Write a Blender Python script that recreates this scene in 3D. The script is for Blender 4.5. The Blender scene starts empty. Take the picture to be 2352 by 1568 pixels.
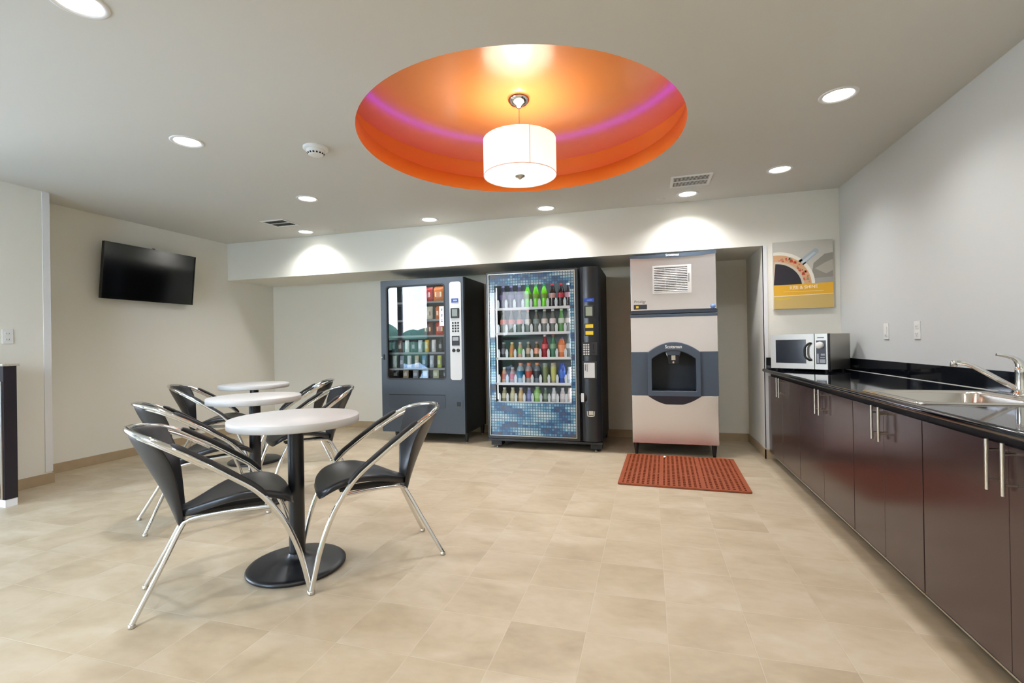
import bpy, math, random
from mathutils import Vector, Matrix
random.seed(7)
PI = math.pi
sc = bpy.context.scene
COL = sc.collection

# ------------------------------------------------------------------ helpers
def lin(c):
    def f(u):
        u /= 255.0
        return u / 12.92 if u <= 0.04045 else ((u + 0.055) / 1.055) ** 2.4
    return (f(c[0]), f(c[1]), f(c[2]), 1.0)

class MB:
    """collects geometry that becomes one mesh"""
    def __init__(s):
        s.v = []; s.f = []; s.m = []; s.sm = []
    def add(s, vs, fs, mi=0, smooth=False):
        o = len(s.v)
        s.v += [tuple(p) for p in vs]
        for f in fs:
            s.f.append(tuple(i + o for i in f)); s.m.append(mi); s.sm.append(smooth)
        return s
    def box(s, x0, x1, y0, y1, z0, z1, mi=0):
        vs = [(x0,y0,z0),(x1,y0,z0),(x1,y1,z0),(x0,y1,z0),(x0,y0,z1),(x1,y0,z1),(x1,y1,z1),(x0,y1,z1)]
        return s.add(vs, [(0,3,2,1),(4,5,6,7),(0,1,5,4),(1,2,6,5),(2,3,7,6),(3,0,4,7)], mi)
    def quad(s, a, b, c, d, mi=0):
        return s.add([a,b,c,d], [(0,1,2,3)], mi)
    def lathe(s, prof, cx=0, cy=0, n=32, mi=0, smooth=True, axis='z', base=0):
        """prof = [(r, h)...]; r = 0 closes"""
        vs = []; fs = []
        for r, h in prof:
            for k in range(n):
                a = 2*PI*k/n
                if axis == 'z': vs.append((cx + r*math.cos(a), cy + r*math.sin(a), base + h))
                elif axis == 'y': vs.append((cx + r*math.cos(a), base + h, cy + r*math.sin(a)))
                else: vs.append((base + h, cx + r*math.cos(a), cy + r*math.sin(a)))
        for i in range(len(prof)-1):
            for k in range(n):
                a = i*n+k; b = i*n+(k+1) % n; c = b+n; d = a+n
                fs.append((a,b,c,d))
        s.add(vs, fs, mi, smooth)
        return s
    def disc(s, cx, cy, z, r, n=32, mi=0, up=True):
        vs = [(cx+r*math.cos(2*PI*k/n), cy+r*math.sin(2*PI*k/n), z) for k in range(n)]
        f = tuple(range(n)) if up else tuple(reversed(range(n)))
        return s.add(vs, [f], mi)
    def prism_y(s, pts, y0, y1, mi=0, smooth=False):
        """polygon in x,z (counter-clockwise seen from -y) extruded along y"""
        n = len(pts)
        vs = [(x,y0,z) for x,z in pts] + [(x,y1,z) for x,z in pts]
        fs = [tuple(range(n)), tuple(reversed(range(n,2*n)))]
        fs += [(i, i+n, (i+1) % n + n, (i+1) % n) for i in range(n)]
        return s.add(vs, fs, mi, smooth)
    def ring_y(s, outer, inner, y0, y1, mi=0):
        """frame between two polygons with equal point counts, extruded along y"""
        n = len(outer)
        vs = [(x,y0,z) for x,z in outer]+[(x,y0,z) for x,z in inner]+[(x,y1,z) for x,z in outer]+[(x,y1,z) for x,z in inner]
        fs = []
        for i in range(n):
            j = (i+1) % n
            fs += [(i,j,n+j,n+i), (2*n+i,3*n+i,3*n+j,2*n+j), (i,2*n+i,2*n+j,j), (n+i,n+j,3*n+j,3*n+i)]
        return s.add(vs, fs, mi)
    def tube(s, pts, r, n=10, sub=6, mi=0, smoothpath=True, caps=True):
        P = [Vector(p) for p in pts]
        R = r if isinstance(r, (list, tuple)) else [r]*len(P)
        if smoothpath and len(P) > 2:
            Q = []; RR = []
            for i in range(len(P)-1):
                p0 = P[max(i-1,0)]; p1 = P[i]; p2 = P[i+1]; p3 = P[min(i+2,len(P)-1)]
                for k in range(sub):
                    t = k/sub
                    Q.append(0.5*((2*p1)+(p2-p0)*t+(2*p0-5*p1+4*p2-p3)*t*t+(3*p1-p0-3*p2+p3)*t**3))
                    RR.append(R[i]*(1-t)+R[i+1]*t)
            Q.append(P[-1]); RR.append(R[-1]); P = Q; R = RR
        vs = []; fs = []; up = None
        for i, p in enumerate(P):
            t = (P[min(i+1,len(P)-1)]-P[max(i-1,0)]).normalized()
            if up is None:
                up = Vector((0,0,1)) if abs(t.z) < .9 else Vector((1,0,0))
            up = (up - t*up.dot(t)).normalized()
            b = t.cross(up)
            for k in range(n):
                a = 2*PI*k/n
                vs.append(p + (up*math.cos(a)+b*math.sin(a))*R[i])
        for i in range(len(P)-1):
            for k in range(n):
                a = i*n+k; c = i*n+(k+1) % n
                fs.append((a,c,c+n,a+n))
        s.add(vs, fs, mi, True)
        if caps:
            m = len(P)-1
            s.add(vs[:n], [tuple(reversed(range(n)))], mi); s.add(vs[m*n:], [tuple(range(n))], mi)
        return s
    def build(s, name, mats, parent=None, bevel=0, sub=0):
        me = bpy.data.meshes.new(name)
        o = ORG.get(parent.name, Vector((0,0,0))) if parent else Vector((0,0,0))
        me.from_pydata([(x-o.x, y-o.y, z-o.z) for x,y,z in s.v], [], s.f)
        if not isinstance(mats, (list, tuple)): mats = [mats]
        for m in mats: me.materials.append(m)
        for p, mi, sm in zip(me.polygons, s.m, s.sm):
            p.material_index = mi; p.use_smooth = sm
        me.update()
        ob = bpy.data.objects.new(name, me); COL.objects.link(ob)
        if parent:
            ob.parent = parent; ORG[ob.name] = o
        else:
            ORG[ob.name] = Vector((0,0,0))
        if bevel:
            b = ob.modifiers.new('bevel','BEVEL'); b.width = bevel; b.segments = 2; b.limit_method = 'ANGLE'; b.angle_limit = .6
        if sub:
            b = ob.modifiers.new('sub','SUBSURF'); b.levels = sub; b.render_levels = sub
        return ob
ORG = {}

def thing(name, label, cat, loc=(0,0,0), rot=0, group=None):
    o = bpy.data.objects.new(name, None); COL.objects.link(o)
    o.location = loc; o.rotation_euler = (0,0,rot); o.empty_display_size = .05
    o['label'] = label; o['category'] = cat
    if group: o['group'] = group
    ORG[o.name] = Vector(loc)
    return o
def local(name, label, cat, loc=(0,0,0), rot=0, group=None):
    """a thing whose parts are written in its own coordinates"""
    o = thing(name, label, cat, loc, rot, group); ORG[o.name] = Vector((0,0,0)); return o
def tag(o, label, cat, group=None):
    o['label'] = label; o['category'] = cat
    if group: o['group'] = group
    return o
def struct(o): o['kind'] = 'structure'; return o
def dup(root, loc, rot, label, group=None):
    r = root.copy(); COL.objects.link(r); r.location = loc; r.rotation_euler = (0,0,rot); r['label'] = label
    if group: r['group'] = group
    for ch in list(root.children):
        c = ch.copy(); COL.objects.link(c); c.parent = r
        for g in list(ch.children):
            d = g.copy(); COL.objects.link(d); d.parent = c
    return r
def text(name, body, size, loc, mat, parent, rot=(PI/2,0,0), extrude=.0008, align='CENTER', bold=0.0, shear=0, sx=1):
    cu = bpy.data.curves.new(name,'FONT'); cu.body = body; cu.size = size; cu.extrude = extrude
    cu.align_x = align; cu.align_y = 'CENTER'; cu.offset = bold; cu.shear = shear
    tmp = bpy.data.objects.new(name, cu)
    me = bpy.data.meshes.new_from_object(tmp); bpy.data.objects.remove(tmp)
    me.materials.clear(); me.materials.append(mat)
    ob = bpy.data.objects.new(name, me); COL.objects.link(ob)
    o = ORG.get(parent.name, Vector((0,0,0)))
    ob.parent = parent; ob.location = Vector(loc)-o; ob.rotation_euler = rot; ob.scale = (sx,1,1)
    return ob

# ------------------------------------------------------------------ materials
def nodes(name):
    m = bpy.data.materials.new(name); m.use_nodes = True
    nt = m.node_tree
    return m, nt, nt.nodes.get('Principled BSDF')
def mat(name, rgb, rough=.5, metal=0, spec=.5, coat=0, coat_r=.05, emit=None, es=0, noise=0, nscale=30, bump=0, aniso=0):
    m, nt, b = nodes(name)
    c = lin(rgb)
    b.inputs['Base Color'].default_value = c
    b.inputs['Roughness'].default_value = rough
    b.inputs['Metallic'].default_value = metal
    b.inputs['Specular IOR Level'].default_value = spec
    b.inputs['Coat Weight'].default_value = coat
    b.inputs['Coat Roughness'].default_value = coat_r
    if aniso: b.inputs['Anisotropic'].default_value = aniso
    if emit:
        b.inputs['Emission Color'].default_value = lin(emit); b.inputs['Emission Strength'].default_value = es
    if noise or bump:
        tc = nt.nodes.new('ShaderNodeTexCoord'); n = nt.nodes.new('ShaderNodeTexNoise')
        n.inputs['Scale'].default_value = nscale; n.inputs['Detail'].default_value = 4
        nt.links.new(tc.outputs['Object'], n.inputs['Vector'])
        if noise:
            mx = nt.nodes.new('ShaderNodeMix'); mx.data_type = 'RGBA'
            mx.inputs['A'].default_value = tuple(max(0,u*(1-noise)) for u in c[:3])+(1,)
            mx.inputs['B'].default_value = tuple(min(1,u*(1+noise)) for u in c[:3])+(1,)
            nt.links.new(n.outputs['Fac'], mx.inputs['Factor']); nt.links.new(mx.outputs['Result'], b.inputs['Base Color'])
        if bump:
            bp = nt.nodes.new('ShaderNodeBump'); bp.inputs['Strength'].default_value = bump; bp.inputs['Distance'].default_value = .002
            nt.links.new(n.outputs['Fac'], bp.inputs['Height']); nt.links.new(bp.outputs['Normal'], b.inputs['Normal'])
    return m
def mth(nt, op, a, b=None, c=None):
    n = nt.nodes.new('ShaderNodeMath'); n.operation = op
    for i, v in enumerate((a,b,c)):
        if v is None: continue
        if isinstance(v, (int,float)): n.inputs[i].default_value = v
        else: nt.links.new(v, n.inputs[i])
    return n.outputs[0]
def ramp(nt, fac, stops):
    r = nt.nodes.new('ShaderNodeValToRGB'); e = r.color_ramp.elements
    while len(e) < len(stops): e.new(.5)
    for el, (p, c) in zip(e, stops): el.position = p; el.color = lin(c)
    nt.links.new(fac, r.inputs['Fac']); return r.outputs['Color']

TILE = .3036
def floor_mat(name, tint=1.0, gx=.050, gy=2.171, vertical=False):
    m, nt, b = nodes(name)
    tc = nt.nodes.new('ShaderNodeTexCoord'); sp = nt.nodes.new('ShaderNodeSeparateXYZ')
    nt.links.new(tc.outputs['Object'], sp.inputs[0])
    u = mth(nt,'DIVIDE', mth(nt,'SUBTRACT', sp.outputs[0], gx), TILE)
    v = mth(nt,'DIVIDE', mth(nt,'SUBTRACT', sp.outputs[1], gy), TILE)
    iu = mth(nt,'FLOOR',u); iv = mth(nt,'FLOOR',v)
    fu = mth(nt,'SUBTRACT',u,iu); fv = mth(nt,'SUBTRACT',v,iv)
    du = mth(nt,'MINIMUM',fu,mth(nt,'SUBTRACT',1,fu)); dv = mth(nt,'MINIMUM',fv,mth(nt,'SUBTRACT',1,fv))
    d = mth(nt,'MINIMUM',du,dv)
    grout = mth(nt,'SUBTRACT',1,mth(nt,'SMOOTH_MIN', mth(nt,'DIVIDE',d,.010), 1, .1))
    grout = mth(nt,'MAXIMUM', grout, 0)
    cv = nt.nodes.new('ShaderNodeCombineXYZ'); nt.links.new(iu,cv.inputs[0]); nt.links.new(iv,cv.inputs[1])
    wn = nt.nodes.new('ShaderNodeTexWhiteNoise'); wn.noise_dimensions = '2D'; nt.links.new(cv.outputs[0], wn.inputs['Vector'])
    # cloudy stone, different on every tile
    off = nt.nodes.new('ShaderNodeVectorMath'); off.operation = 'MULTIPLY_ADD'
    nt.links.new(wn.outputs['Color'], off.inputs[0]); off.inputs[1].default_value = (20,20,20); nt.links.new(tc.outputs['Object'], off.inputs[2])
    st = nt.nodes.new('ShaderNodeMapping'); st.inputs['Scale'].default_value = (1.0,1.7,1); nt.links.new(off.outputs[0], st.inputs['Vector'])
    n1 = nt.nodes.new('ShaderNodeTexNoise'); n1.inputs['Scale'].default_value = 2.6; n1.inputs['Detail'].default_value = 5; n1.inputs['Distortion'].default_value = .6
    nt.links.new(st.outputs[0], n1.inputs['Vector'])
    n2 = nt.nodes.new('ShaderNodeTexNoise'); n2.inputs['Scale'].default_value = 16; n2.inputs['Detail'].default_value = 6
    nt.links.new(st.outputs[0], n2.inputs['Vector'])
    f = mth(nt,'ADD', mth(nt,'MULTIPLY',n1.outputs['Fac'],.75), mth(nt,'MULTIPLY',n2.outputs['Fac'],.25))
    f = mth(nt,'ADD', f, mth(nt,'MULTIPLY', mth(nt,'SUBTRACT',wn.outputs['Value'],.5), .055))
    T = lambda c: tuple(x*tint for x in c)
    c1 = ramp(nt, f, [(.26,T((162,145,119))),(.44,T((176,160,133))),(.55,T((184,169,143))),(.72,T((194,182,160)))])
    mx = nt.nodes.new('ShaderNodeMix'); mx.data_type = 'RGBA'
    nt.links.new(mth(nt,'MULTIPLY',grout,.55), mx.inputs['Factor']); nt.links.new(c1, mx.inputs['A']); mx.inputs['B'].default_value = lin(T((196,186,168)))
    nt.links.new(mx.outputs['Result'], b.inputs['Base Color'])
    b.inputs['Roughness'].default_value = .42
    b.inputs['Specular IOR Level'].default_value = .45
    bp = nt.nodes.new('ShaderNodeBump'); bp.inputs['Strength'].default_value = .25; bp.inputs['Distance'].default_value = .002
    hh = mth(nt,'SUBTRACT', mth(nt,'MULTIPLY',n2.outputs['Fac'],.5), grout)
    nt.links.new(hh, bp.inputs['Height']); nt.links.new(bp.outputs['Normal'], b.inputs['Normal'])
    return m
_cache = {}
M_floor = floor_mat('tile_floor')
M_base = mat('tile_base', (172,152,122), .5, noise=.16, nscale=9)
M_wall = mat('wall_paint', (229,226,215), .75, bump=.06, nscale=260)
M_wallr = mat('wall_paint_daylit', (206,208,206), .7, bump=.06, nscale=260)  # same paint as the other walls, cool daylight put into its colour
M_ceil = mat('ceiling_paint', (212,211,205), .85)
M_white = mat('white_plastic', (228,228,224), .4)
M_trimw = mat('white_trim', (226,226,226), .5)
M_orange = mat('orange_paint', (248,150,62), .5)
M_orange_g = mat('orange_gloss', (248,160,84), .45, coat=1.0, coat_r=.19, spec=.4)
M_orange_g.node_tree.nodes['Principled BSDF'].inputs['Coat IOR'].default_value = 1.9
M_lens = mat('lamp_lens', (255,255,250), .5, emit=(255,252,244), es=6)
M_shade = mat('shade_fabric', (250,246,240), .8, emit=(255,244,232), es=.5)
M_shade_d = mat('shade_diffuser', (250,248,244), .6, emit=(255,250,244), es=.8)
M_seam = mat('shade_seam', (214,180,166), .8, emit=(255,220,200), es=.2)
M_led = mat('led_purple', (120,20,220), .5, emit=(110,0,255), es=3.2)
M_chrome = mat('chrome', (224,224,222), .10, metal=1)
M_nickel = mat('brushed_nickel', (205,200,190), .3, metal=1)
M_steel = mat('stainless_steel', (200,194,188), .24, metal=1, noise=.03, nscale=4)
M_steel_b = mat('brushed_steel_panel', (228,224,228), .22, metal=.9, noise=.04, nscale=2)
M_sink = mat('sink_steel', (205,200,190), .22, metal=1)
M_leather = mat('black_leather', (21,23,28), .36, spec=.6, bump=.15, nscale=160)
M_rubber = mat('black_rubber', (24,24,26), .5)
M_blackm = mat('black_metal', (14,15,20), .38, spec=.6)
M_tabletop = mat('white_laminate', (196,194,191), .42)
M_vend = mat('charcoal_door', (62,70,79), .42, spec=.5)
M_vendb = mat('black_cabinet', (14,14,16), .5)
M_bevb = mat('black_gloss_plastic', (26,28,33), .28, spec=.55)
M_dark = mat('black_gap', (6,6,7), .7)
M_panel = mat('light_grey_plastic', (205,206,204), .4)
M_grey = mat('slate_plastic', (72,84,99), .42)
M_greyd = mat('slate_plastic_deep', (52,60,72), .45)
M_screen = mat('screen_glass', (4,4,6), .12, spec=.6)
M_bezel = mat('tv_bezel', (10,10,11), .3)
M_blue_disp = mat('blue_display', (20,36,90), .2, emit=(60,90,190), es=.25)
M_yel = mat('yellow_sticker', (236,206,40), .5)
M_white_ink = mat('white_ink', (238,238,236), .6)
M_grey_ink = mat('grey_ink', (90,90,95), .6)
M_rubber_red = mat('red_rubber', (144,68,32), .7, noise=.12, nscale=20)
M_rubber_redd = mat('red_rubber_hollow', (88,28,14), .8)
M_int = mat('machine_interior', (120,124,122), .6)
M_int_d = mat('machine_interior_dark', (30,31,33), .6)
M_shelf = mat('shelf_white', (232,234,233), .5)
M_tube = mat('light_tube', (255,255,255), .5, emit=(235,245,255), es=7)
M_cloth = mat('white_cloth', (236,236,238), .8)

def granite():
    m, nt, b = nodes('black_granite')
    tc = nt.nodes.new('ShaderNodeTexCoord'); v = nt.nodes.new('ShaderNodeTexVoronoi'); v.inputs['Scale'].default_value = 220
    nt.links.new(tc.outputs['Object'], v.inputs['Vector'])
    c = ramp(nt, v.outputs['Distance'], [(0,(150,160,175)),(.10,(40,46,58)),(.22,(13,15,21)),(1,(9,10,15))])
    nt.links.new(c, b.inputs['Base Color']); b.inputs['Roughness'].default_value = .05; b.inputs['Specular IOR Level'].default_value = 1.0
    return m
M_granite = granite()
def wood():
    m, nt, b = nodes('espresso_laminate')
    tc = nt.nodes.new('ShaderNodeTexCoord'); mp = nt.nodes.new('ShaderNodeMapping'); mp.inputs['Scale'].default_value = (60,60,1.6)
    nt.links.new(tc.outputs['Object'], mp.inputs['Vector'])
    n = nt.nodes.new('ShaderNodeTexNoise'); n.inputs['Scale'].default_value = 4; n.inputs['Detail'].default_value = 5; nt.links.new(mp.outputs[0], n.inputs['Vector'])
    c = ramp(nt, n.outputs['Fac'], [(.3,(54,36,37)),(.5,(64,44,44)),(.7,(74,52,52))])
    nt.links.new(c, b.inputs['Base Color']); b.inputs['Roughness'].default_value = .2; b.inputs['Specular IOR Level'].default_value = .9
    return m
M_wood = wood()
def stone_top():
    return mat('beige_granite', (176,168,154), .25, noise=.45, nscale=90)
M_stone = stone_top()
def glass(name, ior, tint=(1,1,1,1), rough=0.0):
    m = bpy.data.materials.new(name); m.use_nodes = True; nt = m.node_tree; nt.nodes.clear()
    out = nt.nodes.new('ShaderNodeOutputMaterial'); mix = nt.nodes.new('ShaderNodeMixShader')
    t = nt.nodes.new('ShaderNodeBsdfTransparent'); g = nt.nodes.new('ShaderNodeBsdfGlossy'); fr = nt.nodes.new('ShaderNodeFresnel')
    t.inputs['Color'].default_value = tint; g.inputs['Roughness'].default_value = rough; fr.inputs['IOR'].default_value = ior
    nt.links.new(fr.outputs[0], mix.inputs[0]); nt.links.new(t.outputs[0], mix.inputs[1]); nt.links.new(g.outputs[0], mix.inputs[2]); nt.links.new(mix.outputs[0], out.inputs[0])
    return m
M_glass_v = glass('vending_glass', 1.42)
M_glass_b = glass('cooler_glass', 1.22)
M_glass_w = glass('window_glass', 1.45)
def mosaic():
    m, nt, b = nodes('blue_mosaic_print')
    tc = nt.nodes.new('ShaderNodeTexCoord'); sp = nt.nodes.new('ShaderNodeSeparateXYZ'); nt.links.new(tc.outputs['Object'], sp.inputs[0])
    P = .0285
    u = mth(nt,'DIVIDE',sp.outputs[0],P); v = mth(nt,'DIVIDE',sp.outputs[2],P)
    iu = mth(nt,'FLOOR',u); iv = mth(nt,'FLOOR',v); fu = mth(nt,'SUBTRACT',u,iu); fv = mth(nt,'SUBTRACT',v,iv)
    d = mth(nt,'MINIMUM', mth(nt,'MINIMUM',fu,mth(nt,'SUBTRACT',1,fu)), mth(nt,'MINIMUM',fv,mth(nt,'SUBTRACT',1,fv)))
    line = mth(nt,'LESS_THAN', d, .13)
    cv = nt.nodes.new('ShaderNodeCombineXYZ'); nt.links.new(iu,cv.inputs[0]); nt.links.new(iv,cv.inputs[1])
    n = nt.nodes.new('ShaderNodeTexNoise'); n.inputs['Scale'].default_value = .11; n.inputs['Detail'].default_value = 2
    mp = nt.nodes.new('ShaderNodeMapping'); mp.inputs['Scale'].default_value = (.55,1.5,1); mp.inputs['Location'].default_value = (3.1,7.7,0)
    nt.links.new(cv.outputs[0], mp.inputs['Vector']); nt.links.new(mp.outputs[0], n.inputs['Vector'])
    wn = nt.nodes.new('ShaderNodeTexWhiteNoise'); wn.noise_dimensions = '2D'; nt.links.new(cv.outputs[0], wn.inputs['Vector'])
    f = mth(nt,'ADD', n.outputs['Fac'], mth(nt,'MULTIPLY', mth(nt,'SUBTRACT',wn.outputs['Value'],.5), .06))
    c = ramp(nt, f, [(.36,(74,80,92)),(.42,(28,92,150)),(.465,(96,166,204)),(.52,(168,212,228)),(.60,(216,240,244))])
    # grid lines only where the picture is bright
    lf = mth(nt,'MULTIPLY', line, mth(nt,'MULTIPLY', mth(nt,'GREATER_THAN', f, .40), .8))
    mx = nt.nodes.new('ShaderNodeMix'); mx.data_type = 'RGBA'; nt.links.new(lf, mx.inputs['Factor']); nt.links.new(c, mx.inputs['A']); mx.inputs['B'].default_value = lin((22,62,104))
    nt.links.new(mx.outputs['Result'], b.inputs['Base Color']); b.inputs['Roughness'].default_value = .25; b.inputs['Coat Weight'].default_value = .5
    return m
M_mosaic = mosaic()

def plast(rgb, rough=.25, spec=.5):
    k = (rgb, rough)
    if k not in _cache: _cache[k] = mat('plastic_%d_%d_%d' % rgb, rgb, rough, spec=spec)
    return _cache[k]

# ------------------------------------------------------------------ camera
F_PX = 1098.84; YAW = .2786162; PITCH = .0030665; ROLL = -.0167748
cam = bpy.data.cameras.new('camera'); cam.sensor_fit = 'HORIZONTAL'; cam.sensor_width = 36; cam.lens = F_PX/2352*36
co = bpy.data.objects.new('camera', cam); COL.objects.link(co)
fw = Vector((-math.sin(YAW)*math.cos(PITCH), math.cos(YAW)*math.cos(PITCH), math.sin(PITCH)))
r0 = Vector((math.cos(YAW), math.sin(YAW), 0)); u0 = r0.cross(fw)
rr = r0*math.cos(ROLL)+u0*math.sin(ROLL); uu = -r0*math.sin(ROLL)+u0*math.cos(ROLL)
mw = Matrix(((rr.x,uu.x,-fw.x,0),(rr.y,uu.y,-fw.y,0),(rr.z,uu.z,-fw.z,1.129),(0,0,0,1)))
co.matrix_world = mw; cam.clip_start = .05; cam.clip_end = 200
sc.camera = co

# ------------------------------------------------------------------ room
H = 2.484; XR = 1.678; YB = 4.991; XJ = 1.045; ZB = 2.006; XL = -5.278; YN = 5.778; XL2 = -4.931; Y2 = 2.856
YW = -1.3; XO = -9.2; YLE = 1.95; H2 = 3.0     # window wall, outer lobby wall, end of the near left wall
CC = (-.813, 3.126); CR = 1.061
struct(MB().box(XO-.2, XR+.15, YW-.2, YN+.15, -.12, 0).build('floor', M_floor))
# ceiling with a round opening
def ceiling():
    b = MB(); n = 96
    x0, x1, y0, y1 = -4.95, XR+.15, YW-.2, YB+.1
    b.box(XL-.15, -4.95, Y2-.02, YB+.1, H, H+.012)
    inn = [(CC[0]+CR*math.cos(2*PI*k/n), CC[1]+CR*math.sin(2*PI*k/n)) for k in range(n)]
    out = []
    for k in range(n):
        a = 2*PI*k/n; c, s = math.cos(a), math.sin(a); t = 1e9
        if c > 1e-9: t = min(t, (x1-CC[0])/c)
        if c < -1e-9: t = min(t, (x0-CC[0])/c)
        if s > 1e-9: t = min(t, (y1-CC[1])/s)
        if s < -1e-9: t = min(t, (y0-CC[1])/s)
        out.append((CC[0]+t*c, CC[1]+t*s))
    vs = [(x,y,H) for x,y in inn]+[(x,y,H) for x,y in out]+[(x,y,H+.012) for x,y in inn]+[(x,y,H+.012) for x,y in out]
    fs = []
    for k in range(n):
        j = (k+1) % n
        fs += [(k,j,n+j,n+k),(2*n+k,3*n+k,3*n+j,2*n+j)]
    # corners
    b.add(vs, fs)
    for cx, cy in ((x0,y0),(x1,y0),(x1,y1),(x0,y1)):
        a = math.atan2(cy-CC[1], cx-CC[0]) % (2*PI); k = int(a/(2*PI)*n); j = (k+1) % n
        b.add([(cx,cy,H),(*out[k],H),(*out[j],H),(cx,cy,H+.012),(*out[k],H+.012),(*out[j],H+.012)], [(0,1,2),(3,5,4)])
    return b
struct(ceiling().build('ceiling', M_ceil))
struct(MB().box(XO-.2, -4.95, YW-.2, YLE+.2, H2, H2+.012).build('ceiling_lobby', M_ceil))
struct(MB().box(-4.95, -4.90, YW-.12, YLE, H+.012, H2).build('wall_fascia', M_wall))
# round recess: lip, cove, back wall, glossy top
ZT = 2.78; CB = 1.16
n = 96
rec = MB()
rec.lathe([(CR,H),(CR,2.602),(CR+.018,2.602),(CR+.018,H+.015),(CB,H+.015)], *CC, n=n, mi=0)
rec.lathe([(CB,H+.015),(CB,ZT)], *CC, n=n, mi=0)
rec.disc(*CC, ZT, CB, n=n, mi=1, up=False)
struct(rec.build('ceiling_recess', [M_orange, M_orange_g]))

struct(MB().box(XR, XR+.14, YW-.1, YB+.2, 0, H).build('wall_right', M_wallr))
struct(MB().box(XL-.15, XL, Y2-.001, YN+.15, 0, H).build('wall_left', M_wall))
nl = MB().box(XL-.15, XL2, YLE, Y2, 0, H)
struct(nl.build('wall_left_near', M_wall))
struct(MB().box(XL, XR+.14, YN, YN+.14, 0, H).build('wall_back', M_wall))
# header over the niche and the stub of wall right of it: one drywall volume
hd = MB()
hd.box(XL, XR, YB, YN, ZB, H); hd.box(XJ, XR, YB, YN, 0, ZB)
struct(hd.build('wall_header', M_wall))
struct(MB().box(XL2-.036, XL2+.002, Y2-.002, Y2+.003, .10, H-.005).box(XL2-.001, XL2+.004, Y2-.05, Y2+.003, .10, H-.005).build('trim_1', M_trimw))
struct(MB().box(XJ-.004, XJ+.035, YB-.004, YB+.002, .10, ZB).box(XJ-.004, XJ+.002, YB-.004, YB+.035, .10, ZB).build('trim_2', M_trimw))
# baseboards
BH = .088; BT = .010
struct(MB().box(XL, XL+BT, Y2, YN, 0, BH).build('baseboard_left', M_base))
struct(MB().box(XL2, XL2+BT, YLE, Y2+BT, 0, BH).build('baseboard_left_near', M_base))
struct(MB().box(XL, XJ, YN-BT, YN, 0, BH).build('baseboard_back', M_base))
struct(MB().box(XJ-BT, XJ, YB-BT, YN, 0, BH).box(XJ-BT, XR, YB-BT, YB, 0, BH).build('baseboard_niche', M_base))
# lobby side: outer walls and the glazed front behind the camera
struct(MB().box(XO-.15, XO, YW-.12, -1.0, 0, H2).box(XO-.15, XO, 1.8, YLE+.15, 0, H2).box(XO-.15, XO, -1.0, 1.8, 2.44, H2).box(XO-.15, XO, -1.0, 1.8, 0, .08).build('wall_lobby', M_wall))
struct(MB().box(XO, -4.95, YLE, YLE+.14, H+.012, H2).box(XO, XL-.15, YLE, YLE+.14, 0, H+.012).build('wall_lobby_inner', M_wall))
M_frame = mat('window_frame_grey', (120,124,126), .4, metal=.6)
BANKS = [(-8.9,-5.5),(-4.3,-2.7)]; TOPS = {-8.9: 2.94, -4.3: 2.44}
fwall = MB()
fwall.box(-2.7, XR, YW-.12, YW, 0, H); fwall.box(XO, -8.9, YW-.12, YW, 0, H2); fwall.box(-5.5, -4.95, YW-.12, YW, 0, H2); fwall.box(-4.95, -4.3, YW-.12, YW, 0, H)
for a, b_ in BANKS:
    fwall.box(a, b_, YW-.12, YW, TOPS[a], H2 if a < -5 else H); fwall.box(a, b_, YW-.12, YW, 0, .08)
struct(fwall.build('wall_front', M_wall))
wn_ = 0
def window(a, b_, side=False):
    global wn_
    zt = 2.94 if a < -5 and not side else 2.44
    wn_ += 1
    w = bpy.data.objects.new('window_%d' % wn_, None); COL.objects.link(w); struct(w); ORG[w.name] = Vector((0,0,0))
    def bx(m, u0, u1, d0, d1, z0, z1):
        if side: m.box(XO-d1, XO-d0, u0, u1, z0, z1)
        else: m.box(u0, u1, YW-d1, YW-d0, z0, z1)
        return m
    fr = MB()
    bx(fr, a, a+.06, .02, .1, .08, zt); bx(fr, b_-.06, b_, .02, .1, .08, zt)
    for z0, z1 in ((.08,.14),(zt-.06,zt),(1.20,1.27)): bx(fr, a+.06, b_-.06, .02, .1, z0, z1)
    fr.build('window_frame', M_frame, w)
    m = MB(); bx(m, a+.06, b_-.06, .060, .066, .14, 1.20); bx(m, a+.06, b_-.06, .060, .066, 1.27, zt-.06)
    m.build('pane', M_glass_w, w)
for a, b_ in ((-8.9,-7.6),(-7.6,-6.36),(-6.36,-5.5),(-4.3,-3.5),(-3.5,-2.7)): window(a, b_)
for a, b_ in ((-1.0,.4),(.4,1.8)): window(a, b_, True)  # unseen side windows, added to let in more daylight
# outside
M_pave = mat('pavement', (214,214,210), .8, noise=.1, nscale=2)
struct(MB().box(-40, 20, -60, YW-.3, -.3, -.1).build('ground', M_pave))
M_leaf = mat('hedge_leaves', (104,134,104), .7, noise=.6, nscale=3)
hg = MB()
rnd = random.Random(3)
for k in range(46):
    cx = -24+k*.52+rnd.uniform(-.2,.2); cy = -11+rnd.uniform(-.8,.8); r = rnd.uniform(.6,1.0); cz = rnd.uniform(.3,1.5)
    hg.lathe([(r*math.sin(PI*i/8), -r*math.cos(PI*i/8)) for i in range(9)], cx, cy, n=10, base=cz)
h_ = hg.build('hedge', M_leaf); h_['kind'] = 'stuff'; tag(h_, 'green hedge outside the lobby windows', 'hedge')

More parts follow.
